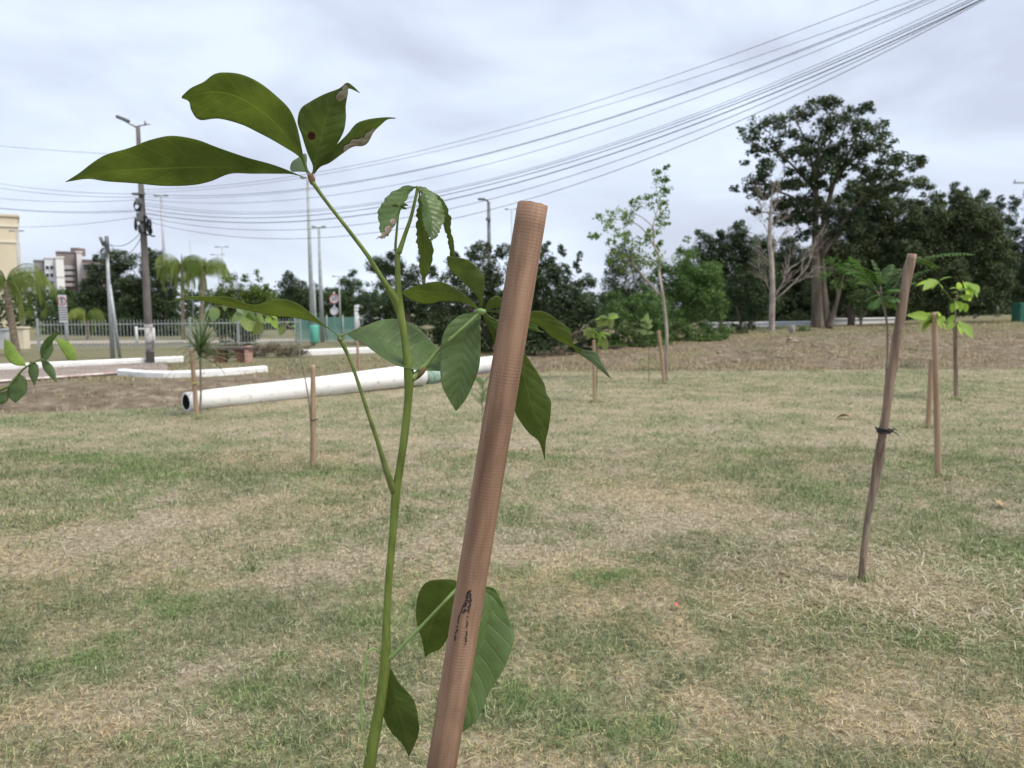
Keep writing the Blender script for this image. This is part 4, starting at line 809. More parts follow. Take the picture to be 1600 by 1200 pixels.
tree('tree', 'dark spreading tree with a low crown behind the bright shrub', 'tree', RB, 1130, 44, auto(1062, 1215, 352, 500, 44, 16, 16, 28), .16, F_DARK, seed=16, cover=4.6, r0=.2)
tree('tree', 'small dark conifer-like tree on two thin trunks before the white wall', 'tree', RB, 1140, 33, auto(1108, 1200, 425, 506, 26, 17, 10, 18), .12, F_DARK, seed=17, trunk_pts=[[(1128, 536, 0, .07), (1127, 505, 0, .06), (1130, 480, 0, .04)], [(1160, 536, 0, .08), (1157, 505, 0, .06), (1150, 478, 0, .04)]])
tree('tree', 'dark tree in shade behind the white wall, left of the great trunk', 'tree', RB, 1225, 47, auto(1170, 1285, 372, 505, 36, 18, 16, 28), .16, F_DARK, seed=18, cover=4.6, r0=.15)
tree('tree', 'dark tree behind the white wall, right of the great trunk', 'tree', RB, 1345, 44, auto(1290, 1410, 380, 500, 34, 19, 16, 28), .16, F_DARK, seed=19, cover=4.6, r0=.15)
# the great umbrella tree
zc = [(460, 110, 45), (390, 120, 40), (330, 160, 50), (230, 200, 50), (150, 200, 40), (120, 250, 40), (75, 222, 17), (130, 310, 35), (90, 365, 20), (200, 290, 45), (190, 370, 35), (150, 430, 50), (55, 475, 20), (120, 490, 35), (180, 490, 45), (240, 470, 35), (300, 460, 40), (130, 575, 30), (270, 330, 40), (340, 330, 55), (280, 250, 40), (390, 260, 50), (460, 200, 60), (540, 170, 50), (600, 140, 35), (590, 210, 50), (660, 220, 45), (690, 270, 40), (560, 280, 55), (640, 300, 48), (480, 320, 55), (440, 380, 50), (380, 420, 36), (300, 400, 36), (520, 360, 38), (700, 350, 46), (760, 350, 46), (820, 370, 42), (850, 370, 25), (640, 400, 38), (700, 410, 36), (250, 530, 36), (330, 540, 44), (290, 600, 44), (350, 590, 36), (240, 610, 36), (460, 95, 26), (610, 120, 24), (600, 460, 40)]
gt = tree('tree', 'great dark tree with a wide umbrella crown standing above all others on the right', 'tree', RB, 1280, 34,
    [(a/2.727+1130, b_/2.727+120, c*1.28/2.727, c*.86/2.727) for a, b_, c in zc]+[(1252+k_*9, 232+(k_*37 % 90), 17, 11) for k_ in range(11)]+[(1195+k_*11, 262+(k_*29 % 60), 16, 10) for k_ in range(9)]+[(1228+k_*13, 318+(k_*23 % 48), 17, 11) for k_ in range(11)]+[(1345+k_*11, 262+(k_*17 % 36), 15, 10) for k_ in range(7)], .21, F_UMB, seed=20, cover=4.2, nsub=20, sub=.44, dspread=2.2, flat=.7, bark=BARK,
    trunk_pts=[[(1278, 520, 0, .40), (1277, 500, 0, .27), (1276, 440, 0, .20), (1274, 380, 0, .145), (1275, 320, 0, .12), (1276, 270, 0, .08), (1280, 215, .5, .04)],
               [(1291, 518, .1, .24), (1289, 480, .1, .18), (1285, 430, .2, .14), (1283, 370, .2, .12), (1296, 310, .3, .10), (1312, 270, .4, .075), (1350, 240, .6, .05), (1395, 230, .6, .03)],
               [(1296, 512, -.2, .14), (1305, 480, -.2, .09), (1312, 455, -.2, .06), (1318, 430, -.3, .03)],
               [(1284, 400, .1, .10), (1330, 330, .2, .065), (1370, 290, .2, .045), (1420, 262, .2, .03)],
               [(1275, 350, 0, .1), (1240, 310, -.3, .06), (1200, 295, -.5, .03)], [(1275, 300, 0, .08), (1240, 260, -.3, .05), (1190, 215, -.5, .02)], [(1276, 290, 0, .08), (1262, 230, .3, .05), (1240, 180, .4, .02)],
               [(1296, 310, .3, .07), (1303, 250, .4, .05), (1320, 200, .6, .02)], [(1275, 340, 0, .06), (1225, 335, .3, .04), (1180, 330, .6, .02)], [(1312, 270, .4, .06), (1345, 200, .4, .02)], [(1277, 250, 0, .07), (1298, 180, 0, .03)]])
tree('tree', 'dull green tree whose layered crown leans out right of the great trunk', 'tree', RB, 1330, 38, auto(1262, 1425, 292, 455, 52, 21, 18, 30)+[(1395, 290, 24, 10), (1430, 285, 26, 9), (1450, 292, 14, 6), (1400, 320, 30, 14), (1430, 318, 18, 9), (1380, 305, 22, 13), (1375, 350, 26, 18)], .15, F_OLIVE, seed=21, cover=4.6, r0=.16)
tree('tree', 'broad dull olive tree left of the dark conifers on the right', 'tree', RB, 1480, 37, auto(1390, 1580, 304, 480, 66, 22, 20, 32), .15, F_OLIVE, seed=22, cover=4.6, r0=.16)
tree('tree', 'tree in deep shade behind the rough leaning stake', 'tree', RB, 1400, 46, auto(1330, 1470, 340, 500, 38, 23, 18, 30), .17, F_DARK, seed=23, cover=4.6, r0=.15)
for i, (xb, x0, x1, tp_, lb) in enumerate(((1505, 1462, 1545, 302, 'tall dark pointed conifer behind the olive tree, left one of the pair'), (1575, 1530, 1640, 298, 'tall dark pointed conifer at the right frame edge'))):
    bl = []
    r_ = random.Random(40+i)
    for c in range(5):
        xc = x0+(x1-x0)*(c+.5)/5+r_.uniform(-4, 4); yt = tp_+r_.uniform(-3, 16)
        for k in range(9): yy = yt+k*22; bl.append((xc+r_.uniform(-4, 4), yy+6, 7+k*2.8 if k < 4 else 18, 15))
    tree('tree', lb, 'tree', RB, xb, 52+i*2, bl, .18, F_DARK, seed=60+i, r0=.22, cover=6)
# deep shade understory right
for i, (xa, xb_, top, dd_, lb) in enumerate(((1440, 1545, 430, 57, 'dark undergrowth tree behind the bright lime sapling'), (1540, 1660, 400, 60, 'dark undergrowth tree above the green metal box'))):
    tree('tree', lb, 'tree', RB, (xa+xb_)/2, dd_, auto(xa, xb_, top, 505, 26, 70+i, 16, 28), .2, F_DARK, seed=80+i, r0=.2, cover=5)
tree('shrub', 'light green young tree leaning beside the great trunk', 'shrub', 'shrubs on the bank', 1318, 31, [(1300, 408, 16, 10), (1318, 420, 18, 12), (1335, 440, 14, 12), (1290, 430, 14, 12), (1330, 410, 14, 8), (1310, 445, 16, 12)], .13, F_LITE, seed=25, cover=1.5, trunk_pts=[[(1294, 512, 0, .06), (1306, 480, 0, .05), (1308, 455, 0, .04), (1300, 420, 0, .02)], [(1308, 457, 0, .04), (1322, 442, 0, .02)]])
tree('shrub', 'low leafy bush just right of the great trunk in front of the white wall', 'shrub', 'shrubs on the bank', 1345, 36, [(1335, 470, 14, 14), (1350, 462, 16, 14), (1362, 476, 14, 12), (1345, 485, 12, 10)], .12, F_MID, seed=26, cover=2, r0=.05)
tree('shrub', 'small low bush at the foot of the great trunk', 'shrub', 'shrubs on the bank', 1250, 31, [(1246, 515, 14, 7), (1258, 514, 10, 6)], .08, F_MID, seed=27, cover=2, r0=.02)
tree('shrub', 'small dark bush at the foot of the two thin trunks', 'shrub', 'shrubs on the bank', 1150, 31, [(1140, 520, 14, 9), (1162, 519, 13, 10)], .08, F_OLIVE, seed=28, cover=2, r0=.02)

# far woodland closing the view
r_ = random.Random(77); B = []
for i in range(300):
    x = -260+i*7.2+r_.uniform(-5, 5); d = r_.uniform(78, 96); top = 452+r_.uniform(-6, 8)-(x > 1040)*sstep(1040, 1200, x)*62
    yy = top+6
    while yy < 508: rx = r_.uniform(11, 19); B.append((tuple(P(x, yy+rx*.5, d+r_.uniform(-3, 3))), (rx*PXM*d, rx*PXM*d, rx*.8*PXM*d))); yy += rx*1.15
V, F_, RN = leafcloud(B, .42, 1.9, 90, nsub=9, sub=.45)
V[:, 2] = np.maximum(V[:, 2], .1); o = part('distant_woodland', (V, F_), F_DARK, smooth=False, attrs={'rnd': RN}); props(o, 'far dark belt of woodland closing the view behind all the other trees', 'woodland', kind='stuff')

# the tall thin sapling of the middle distance
dT = s5b.y+.6
t_ = root('sapling', (P(1042, 590, dT).x, dT, 0), 'tall thin young tree with an airy pale green crown rising above the slanting stake', 'sapling', SG)
a = Acc()
def tpx(pts, rr, n=20): a.tube([P(x, y, dT+random.uniform(-.1, .1)) for x, y in pts], rr, 7, n=n)
tpx([(1041, 594), (1041, 560), (1042, 520), (1038, 480), (1034, 450), (1030, 425), (1031, 405), (1022, 380), (1021, 350), (1030, 320), (1034, 290), (1040, 268)], [.038, .034, .032, .030, .028, .026, .022, .017, .014, .011, .007, .004], 60)
tpx([(1030, 460), (1008, 435), (990, 415), (965, 400)], [.028, .022, .016, .008]); tpx([(1022, 385), (1008, 362), (990, 348), (960, 342), (934, 344)], [.018, .013, .01, .007, .003])
tpx([(1022, 372), (1020, 355), (995, 335), (965, 330), (950, 335)], [.014, .01, .008, .005, .003]); tpx([(1026, 340), (1015, 318), (990, 322), (985, 330)], [.01, .007, .005, .003])
tpx([(990, 415), (988, 385), (986, 365), (975, 355)], [.012, .009, .007, .003]); tpx([(1030, 410), (1000, 400), (975, 408), (950, 425)], [.012, .009, .006, .003]); tpx([(982, 400), (980, 430), (978, 455)], [.012, .009, .004])
part('trunk', a, BARK_PALE, t_)
bl = [(x + random.uniform(-3, 3), y + random.uniform(-2, 2), q, q*.8) for x, y, q in [(1042, 262, 4), (1028, 270, 5), (1038, 282, 5), (1030, 290, 9), (1040, 290, 6), (1020, 308, 8), (1042, 302, 5), (1005, 315, 8), (998, 322, 6), (1022, 320, 9), (1038, 318, 6), (988, 316, 5), (970, 331, 9), (983, 333, 7), (938, 342, 8), (952, 336, 7), (955, 345, 7), (985, 345, 8), (976, 344, 6), (1040, 337, 8), (1030, 340, 7), (950, 355, 8), (963, 362, 7), (925, 367, 4), (938, 365, 5), (975, 362, 6), (965, 374, 12), (980, 382, 10), (955, 378, 6), (1032, 357, 8), (1020, 362, 7), (1015, 372, 6), (1002, 385, 10), (960, 398, 9), (975, 402, 9), (990, 395, 12), (1008, 400, 9), (1025, 390, 8), (955, 410, 6), (985, 418, 10), (1000, 410, 8), (1030, 402, 7), (970, 420, 6), (1015, 415, 9), (1035, 378, 5), (1042, 350, 4)]]
B = [(tuple(P(x, y, dT+random.uniform(-.5, .5))), (q*1.5*PXM*dT,)*3) for x, y, q, _ in bl]
V, F_, RN = leafcloud(B, .075, .65, 31, nsub=14, sub=.5, wr=.45)
part('crown', (V, F_), mat_foliage('airy_foliage', (.09, .15, .04), (.24, .33, .11), .35), t_, smooth=False, attrs={'rnd': RN})

# leafless pale tree
dB = 32; rr_ = random.Random(12)
t_ = root('bare_tree', (P(1206, 512, dB).x, dB, hz(P(1206, 512, dB).x, dB)), 'leafless pale grey dead tree with fine upswept twigs in front of the white wall', 'tree', RB)
a = Acc(); tw = Acc()
a.tube([Vector((t_.location.x, dB, t_.location.z-.1)), P(1206, 500, dB), P(1207, 450, dB), P(1205, 400, dB), P(1203, 385, dB), P(1203, 350, dB), P(1204, 330, dB), P(1207, 300, dB), P(1212, 280, dB)], [.13, .12, .11, .1, .09, .08, .055, .03, .012], 9, n=50)
def grow(x, y, ang_, ln_, r_, lev, dd_):
    pts = [(x, y)]; aa = ang_
    for k in range(4): aa += rr_.uniform(-.10, .10)+(math.pi/2-aa)*.06; pts.append((pts[-1][0]+math.cos(aa)*ln_/4, pts[-1][1]-math.sin(aa)*ln_/4))
    dn = dd_+rr_.uniform(-.4, .4)
    (a if lev == 0 else tw).tube([P(px_, py_, dB+dd_+(dn-dd_)*k/4) for k, (px_, py_) in enumerate(pts)], [r_, r_*.8, r_*.6, r_*.45, r_*.3], 5)
    if lev < 3:
        for k in range(5 if lev < 2 else 3):
            q = rr_.randint(1, 4); grow(*pts[q], ang_+rr_.choice((-1, 1))*rr_.uniform(.25, .6), ln_*rr_.uniform(.4, .65), r_*.5, lev+1, dd_)
for x, y, an, ln_, r_ in ((1208, 466, .95, 55, .05), (1207, 460, 2.1, 45, .03), (1206, 400, 1.05, 35, .035), (1210, 470, .75, 75, .045), (1203, 372, 1.9, 35, .025), (1204, 340, 1.3, 40, .03), (1204, 345, 1.75, 35, .025), (1207, 435, 2.0, 38, .025), (1205, 360, .9, 30, .02)): grow(x, y, an, ln_, r_, 0, 0)
part('trunk', a, BARK_PALE, t_); part('twigs', tw, BARK_PALE, t_)

# ------------------------------------------------------------------ palms
PF = mat_foliage('palm_foliage', (.10, .15, .035), (.32, .38, .12), .4); PT = mat_simple('palm_trunk', (.13, .10, .07), (.30, .25, .19), .9, 6, .5, (1, 1, 3), dist=.03)
def palm(label, xb, d, xh, yh, L_, nf, seed, r0=.16, hang=1.3, gz=0, droop=2.7, group='palms behind the fence', wid=.017):
    r_ = random.Random(seed); hub = P(xh, yh, d); t_ = root('palm_tree', (P(xb, 520, d).x, d, gz), label, 'palm', group)
    st = random.getstate(); random.seed(seed)
    part('trunk', Acc().tube([Vector(t_.location)-Vector((0, 0, .1)), Vector(t_.location).lerp(hub, .4), hub-Vector((0, 0, .25)), hub+Vector((0, 0, .15))], [r0*1.1, r0*.9, r0*.75, r0*.4], 10, n=16), PT, t_)
    for i in range(nf):
        ac = Acc(); az = i*2.399+r_.uniform(-.2, .2); el = r_.uniform(.1, 1.25)
        frond(ac, hub+Vector((0, 0, .1)), az, L_*r_.uniform(.8, 1.1), el, droop+r_.uniform(-.2, .3), L_*.30, 40, wid, hang, .02)
        part('frond', ac, PF, t_, smooth=False, attrs={'rnd': np.full(len(ac.V), r_.random())})
    random.setstate(st)
palm('leftmost palm with long hanging fronds at the left frame edge', 24, 27, 10, 446, 2.05, 20, 1, .13)
palm('weeping yellowish palm just right of the tall utility pole', 286, 42, 284, 420, 2.1, 22, 2, .10)
palm('second weeping palm with a dark slim trunk, nearer the yellowish tree', 312, 41, 319, 426, 1.9, 18, 3, .10)
palm('low round palm showing just above the fence near the parking sign', 137, 44, 135, 497, 1.5, 18, 4, .1, wid=.025)
# spiky plant at its stake
d = s9b.y+.15; t_ = root('spiky_plant', (P(314, 655, d).x, d, 0), 'spiky grey-green plant with narrow arching leaves by the stake at the open pipe end', 'plant', SG)
tw_ = Acc().tube([P(312, 655, d), P(314, 610, d), P(313, 570, d), P(313, 545, d)], [.018, .016, .016, .014], 8, n=14); part('stem', tw_, GREY_STEM, t_)
SPK = mat_foliage('spiky_leaf', (.08, .12, .06), (.19, .24, .14), .2); r_ = random.Random(4)
for i in range(64):
    hub = P(313+r_.uniform(-2, 2), 545+r_.uniform(-8, 14), d); az = r_.uniform(0, 6.28); el = r_.uniform(-.3, 1.4); L_ = r_.uniform(.45, .78); pts = []; p = hub.copy()
    for k in range(9): pts.append(p.copy()); e_ = el-.9*(k/8)**2; p = p+Vector((math.cos(az)*math.cos(e_), math.sin(az)*math.cos(e_), math.sin(e_)))*L_/8
    sd_ = Vector((-math.sin(az), math.cos(az), 0)); V = []; F_ = []
    for k, q in enumerate(pts):
        w_ = .013*(1-(k/8)**2)+.001; V += [q-sd_*w_, q-Vector((0, 0, w_*.6)), q+sd_*w_]
        if k: b_ = k*3; F_ += [(b_-3, b_-2, b_+1, b_), (b_-2, b_-1, b_+2, b_+1)]
    part('leaf', ([tuple(v) for v in V], F_), SPK, t_, attrs={'rnd': np.full(len(V), r_.random())})
# tiny weed left of the near stake
d = 8.0; t_ = root('seedling', (P(752, 655, d).x, d, 0), 'small feathery seedling in the lawn just left of the near stake', 'plant')
ac = Acc()
for i in range(9): frond(ac, P(754, 640-i*5, d), i*2.4, .22, .9, .6, .05, 10, .012, .1, .003)
ac.tube([(t_.location.x, d, 0), P(754, 600, d)], [.006, .003], 6)
part('foliage', ac, FEATH, t_, smooth=False, attrs={'rnd': rng.random(len(ac.V))})

# ------------------------------------------------------------------ white poles, kerbs, road
def mat_white(name, c=(.70, .70, .68), spots=True):
    m, n, l, b = nodes(name); f = noise(n, l, 9, 8, .75); f2 = noise(n, l, 2.2, 5, .6)
    col = mixc(n, l, ramp(n, l, f, [(.585, 0.), (.66, .85)]), c, (.26, .25, .20)); col = mixc(n, l, ramp(n, l, f2, [(.48, 0.), (.75, .55)]), col, (.44, .42, .34))
    l.new(col, b.inputs['Base Color']); b.inputs['Roughness'].default_value = .8; bump(n, l, b, f, .4, .006); return m
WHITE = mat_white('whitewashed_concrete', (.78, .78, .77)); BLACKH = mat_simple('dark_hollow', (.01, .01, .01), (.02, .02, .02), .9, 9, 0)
TEAL = mat_simple('mossy_green_paint', (.10, .22, .17), (.32, .42, .36), .8, 7, .3, lo=.4, hi=.6)
def lyingpole(p0, p1, r0, r1, label, name='concrete_pole', mat=WHITE, hollow=True, sq=.0, seg=20, group=None, ring_=None):
    ax = (p1-p0).normalized(); x = Vector((0, 0, 1)); y = ax.cross(x).normalized(); x = y.cross(ax); V = []; F_ = []; n_ = 14
    c0 = [(r0, 0)]; rows = [(p0.lerp(p1, i/n_), r0+(r1-r0)*i/n_) for i in range(n_+1)]
    if hollow: rows = [(p0+ax*.6, r0*.74), (p0, r0*.80), (p0, r0)]+rows[1:]
    for c, r_ in rows:
        for k in range(seg): a_ = 2*math.pi*k/seg; q_ = r_*(1+.03*math.sin(a_*3+c.x*2)+random.uniform(-.012, .012)); V.append(c+(x*math.sin(a_)+y*math.cos(a_))*q_)
    for i in range(len(rows)-1):
        for k in range(seg): k2 = (k+1) % seg; F_.append((i*seg+k, i*seg+k2, (i+1)*seg+k2, (i+1)*seg+k))
    F_.append(tuple(range(seg))[::-1]); m_ = (len(rows)-1)*seg; F_.append(tuple(m_+k for k in range(seg)))
    base = Vector(((p0.x+p1.x)/2, (p0.y+p1.y)/2, min(p0.z-r0, p1.z-r1)))
    t_ = root(name, base, label, 'pole', group)
    o = part('shaft', ([tuple(v) for v in V], F_), [mat, BLACKH], t_)
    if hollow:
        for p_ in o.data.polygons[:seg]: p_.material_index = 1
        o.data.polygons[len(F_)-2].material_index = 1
    return t_
gA = G(285, 643); gB = G(655, 604)
lp1 = lyingpole(Vector((gA.x, gA.y+.14, .12)), Vector((gB.x, gB.y+.2, .21)), .145, .22, 'long whitewashed concrete pole lying on the grass with its dark hollow end at left', group='white poles lying along the lawn edge')
gC = G(664, 602); gD = G(700, 594)
lyingpole(Vector((gC.x, gC.y+.32, .14)), Vector((gD.x+.03, gD.y+.40, .14)), .17, .17, 'short mossy green pole piece lying between the two white poles', mat=TEAL, hollow=False, group='white poles lying along the lawn edge')
gE = G(705, 592); gF = G(795, 580)
lyingpole(Vector((gE.x, gE.y+.35, .18)), Vector((gF.x, gF.y+.5, .19)), .19, .2, 'white concrete pole lying behind the near stake', hollow=False, group='white poles lying along the lawn edge')
ra_, rb_ = G(196, 587), G(412, 580)
# kerbs: rounded white beams
def kerb(pts, h_, w_, label, mat=WHITE, lift=0):
    pp = [Vector((p.x, p.y, hz(p.x, p.y))) for p in pts]; V = []; F_ = []
    prof = [(-w_/2, -.1), (-w_/2, h_*.75), (-w_*.3, h_), (w_*.3, h_), (w_/2, h_*.75), (w_/2, -.1)]
    for i, p in enumerate(pp):
        tg = (pp[min(i+1, len(pp)-1)]-pp[max(i-1, 0)]); tg.z = 0; tg.normalize(); s_ = Vector((tg.y, -tg.x, 0))
        for a_, b_ in prof: V.append(p+s_*a_+Vector((0, 0, b_)))
    m_ = len(prof)
    for i in range(len(pp)-1):
        for k in range(m_-1): F_.append((i*m_+k, (i+1)*m_+k, (i+1)*m_+k+1, i*m_+k+1))
    F_.append(tuple(range(m_))); F_.append(tuple((len(pp)-1)*m_+k for k in range(m_))[::-1])
    c = pp[len(pp)//2]; return thing('kerb', ([tuple(v) for v in V], F_), mat, (c.x, c.y, c.z), label, 'kerb', 'whitewashed kerbs by the road', smooth=False)
kerb([G(190, 586), G(225, 589), G(260, 590), G(300, 589), G(340, 587), G(380, 584), G(414, 581)], .15, .22, 'thick white rounded kerb beam in front of the brick bench')
kerb([G(-80, 583), G(0, 579), G(150, 572), G(285, 565)], .17, .2, 'long white kerb on the far side of the narrow road')
kerb([G(465, 556), G(530, 553), G(585, 551)], .2, .22, 'white kerb beyond the green verge, behind the thin dark petiole')
kerb([G(655, 552), G(700, 552), G(762, 549)], .2, .22, 'white kerb end showing just left of the near stake')
PINK = mat_simple('worn_red_and_white_paint', (.45, .30, .28), (.68, .62, .58), .8, 1.6, .2, lo=.46, hi=.54)
kerb([G(-90, 606), G(0, 598), G(100, 591), G(195, 584)], .06, .16, 'low kerb with worn pinkish paint on the near side of the road', PINK)
ROAD = mat_simple('worn_asphalt', (.20, .165, .145), (.31, .26, .23), .9, 2, .4, dist=.01)
rp = [(G(-120, 608), G(-120, 586)), (G(0, 599), G(0, 580)), (G(100, 592), G(100, 575)), (G(196, 585), G(196, 570)), (G(262, 583), G(262, 567))]
V = []; F_ = []
for i, (a_, b_) in enumerate(rp):
    for k in range(5): q = a_.lerp(b_, k/4); V.append((q.x, q.y, hz(q.x, q.y)+.035))
for i in range(len(rp)-1):
    for k in range(4): F_.append((i*5+k, (i+1)*5+k, (i+1)*5+k+1, i*5+k+1))
o = part('road', (V, F_), ROAD); o['kind'] = 'structure'
# pale path beyond the fence
PATH = mat_simple('pale_path', (.28, .24, .20), (.40, .35, .29), .9, 3, .2)
o = part('path', ([(-40, 37.5, .02), (-1, 37.5, .02), (-1, 42, .02), (-40, 42, .02)], [(0, 1, 2, 3)]), PATH); o['kind'] = 'structure'
# white wall at the back right
WW = mat_simple('white_wall_paint', (.72, .73, .76), (.82, .83, .86), .8, .6, .1)
p0, p1 = P(1105, 506, 38), P(1290, 500, 40); p2, p3 = P(1292, 500, 40), P(1408, 494, 42)
for (a_, b_, lb) in ((p0, p1, 'low white wall section left of the great trunk'), (p2, p3, 'low white wall section right of the great trunk')):
    ln_ = (b_-a_).length; c = (a_+b_)/2; ag = math.atan2(b_.y-a_.y, b_.x-a_.x); Mx = Matrix.Rotation(ag, 4, 'Z')
    ac = Acc(); nP = max(3, int(ln_/2.2)); h_ = (a_.z+b_.z)/2
    ac2 = Acc(); ac2.box((c.x, c.y, h_-.03), (ln_, .30, .08), ag)
    ac.box((c.x, c.y, h_/2-.10), (ln_, .18, h_+.06), ag)
    t_ = root('low_wall', (c.x, c.y, 0), lb, 'wall', 'low white wall at the back'); part('wall', ac, WW, t_, False); part('coping', ac2, WW, t_, False, bevel=.02)

# ------------------------------------------------------------------ bench, fence, signs, poles
BRICK = mat_simple('red_brick', (.13, .06, .045), (.24, .12, .09), .9, 12, .3); CONC = mat_simple('grey_concrete', (.22, .20, .18), (.36, .33, .30), .9, 5, .3)
bc = P(362, 560, 22.6); t_ = root('bench', (bc.x, bc.y, 0), 'low bench with a dark slab seat on two brick supports behind the white beam', 'bench')
SL = mat_simple('dark_slab', (.09, .07, .06), (.16, .13, .12), .8, 9, .3)
for k, xx in enumerate((346, 380)):
    q = P(xx, 560, 22.6); ac = Acc()
    for r_ in range(5):
        for u_ in range(2): ac.box((q.x+(u_-.5)*.165+(.02 if r_ % 2 else -.02), q.y, .045+r_*.075), (.158, .30, .068))
    part('support', ac, BRICK, t_, False, bevel=.004)
part('seat', Acc().box((bc.x, bc.y, .42), (1.25, .42, .07)), SL, t_, False, bevel=.01)
part('end_block', Acc().box((P(389, 560, 22.6).x, bc.y-.02, .24), (.12, .36, .48)), mat_simple('pinkish_plaster', (.40, .24, .18), (.52, .34, .27), .9, 9, .2), t_, False, bevel=.01)
GALV = mat_simple('galvanised_steel', (.30, .32, .34), (.42, .44, .46), .5, 12, .1, metal=.3)
WPAINT = mat_simple('pale_painted_steel', (.27, .30, .30), (.38, .41, .41), .6, 9, .1)
fd = 31.0
def fenceseg(x0, x1, label, d0, d1, gp='metal picket fence panels', top=.0):
    a_, b_ = P(x0, 540, d0), P(x1, 540, d1); a_.z = b_.z = 0; ln_ = (b_-a_).length; dr = (b_-a_).normalized(); hgt = 1.18+top
    t_ = root('metal_fence', ((a_.x+b_.x)/2, (a_.y+b_.y)/2, 0), label, 'fence', gp); ac = Acc(); n_ = int(ln_/.135)
    for i in range(n_+1):
        q = a_+dr*(i*ln_/n_); ac.box((q.x, q.y, hgt/2+.03), (.017, .017, hgt))
    part('pickets', ac, WPAINT, t_, False)
    for z_ in (.2, hgt-.14): part('rail', Acc().box(((a_.x+b_.x)/2, (a_.y+b_.y)/2+.03, z_), (ln_, .035, .045), math.atan2(dr.y, dr.x)), WPAINT, t_, False)
    for q in (a_, b_): part('post', Acc().box((q.x, q.y+.03, hgt/2+.05), (.075, .075, hgt+.12)), WPAINT, t_, False, bevel=.008)
fenceseg(60, 178, 'picket fence panel between the leftmost palm and the leaning grey pole', fd, fd); fenceseg(179, 297, 'picket fence panel behind the tall utility pole', fd, fd)
fenceseg(298, 372, 'picket fence panel behind the spiky plant', fd, fd+1); fenceseg(373, 470, 'picket fence panel above the dry brush heap', fd+1, fd+3)
# teal mesh fence
m, n, l, b = nodes('teal_mesh'); b.inputs['Base Color'].default_value = (.16, .34, .29, 1); b.inputs['Roughness'].default_value = .7
tb = n.new('ShaderNodeBsdfTransparent'); ms = n.new('ShaderNodeMixShader'); ms.inputs[0].default_value = .42; l.new(b.outputs[0], ms.inputs[1]); l.new(tb.outputs[0], ms.inputs[2]); l.new(ms.outputs[0], n['Material Output'].inputs[0]); TMESH = m
dF = 38; a_, b_ = P(462, 540, dF), P(562, 535, dF); t_ = root('mesh_fence', ((a_.x+b_.x)/2, dF, 0), 'teal green mesh fence below the round traffic signs', 'fence')
part('mesh', Acc().box(((a_.x+b_.x)/2, dF, .62), (b_.x-a_.x, .01, 1.15)), TMESH, t_, False)
for i in range(5): x_ = a_.x+(b_.x-a_.x)*i/4; part('post', Acc().tube([(x_, dF-.04, -.05), (x_, dF-.04, 1.3)], .03, 8), WPAINT, t_)
# bin by the mesh fence
q = P(492, 540, 33); t_ = root('litter_bin', (q.x, 33, 0), 'small teal green litter bin at the mesh fence, beside the tall thin mast', 'bin')
part('drum', Acc().tube([(q.x, 33, .12), (q.x, 33, .2), (q.x, 33, .85), (q.x, 33, .9)], [.13, .17, .2, .18], 14), mat_simple('teal_plastic', (.10, .38, .30), (.13, .45, .36), .5, 9, 0), t_)
part('leg', Acc().tube([(q.x, 33, -.05), (q.x, 33, .15)], .03, 8), GALV, t_)
# gate shelter
dG = 36; t_ = root('gate_shelter', (P(575, 520, dG).x, dG, 0), 'small pale metal gate shelter with a sloped open frame behind the big leaf', 'shelter'); W2 = mat_simple('white_steel', (.55, .56, .58), (.66, .67, .69), .5, 9, .05)
def bar(x0, y0, x1, y1, r_, nm, mt=W2, dz=0): return part(nm, Acc().tube([P(x0, y0, dG+dz), P(x1, y1, dG+dz)], r_, 8), mt, t_)
bar(557, 477, 557, 540, .10, 'post'); bar(557, 477, 600, 492, .055, 'roof_beam'); bar(562, 496, 600, 478, .04, 'roof_beam', dz=.5); bar(557, 498, 598, 497, .04, 'roof_beam'); bar(598, 490, 598, 540, .06, 'post'); bar(577, 484, 577, 498, .035, 'brace')
ac = Acc()
for i in range(9): ac.tube([P(562+i*4.2, 500, dG), P(562+i*4.2, 538, dG)], .018, 6)
part('gate_bars', ac, GALV, t_)
# white goal frame behind the fence
dG = 34; t_ = root('goal_frame', (P(225, 530, dG).x, dG, 0), 'white frame with a crossbar standing behind the fence by the utility pole', 'frame'); q0, q1 = P(213, 510, dG), P(240, 512, dG)
for q in (q0, q1): part('post', Acc().tube([(q.x, dG, -.05), (q.x, dG, q.z)], .06, 8), W2, t_)
part('crossbar', Acc().tube([(q0.x, dG, .78), (q1.x, dG, .78)], .045, 8), W2, t_)
# gate pillars far left
CREAM = mat_simple('cream_plaster', (.62, .55, .42), (.70, .63, .50), .9, 3, .1)
for (x0, x1, y0, lb, mt) in ((-30, 14, 515, 'pale grey wall block at the left frame edge behind the palm', mat_simple('grey_plaster', (.42, .43, .45), (.5, .51, .53), .9, 3, .1)), (27, 41, 512, 'cream gate pillar beside the leftmost palm trunk', CREAM)):
    a_, b_ = P(x0, y0, 33), P(x1, y0, 33); c = (a_+b_)/2; t_ = root('pillar', (c.x, 33, 0), lb, 'pillar')
    part('block', Acc().box((c.x, 33, a_.z/2-.05), (b_.x-a_.x, .4, a_.z)), mt, t_, False, bevel=.01); part('cap', Acc().box((c.x, 33, a_.z), (b_.x-a_.x+.08, .5, .07)), mt, t_, False, bevel=.01)

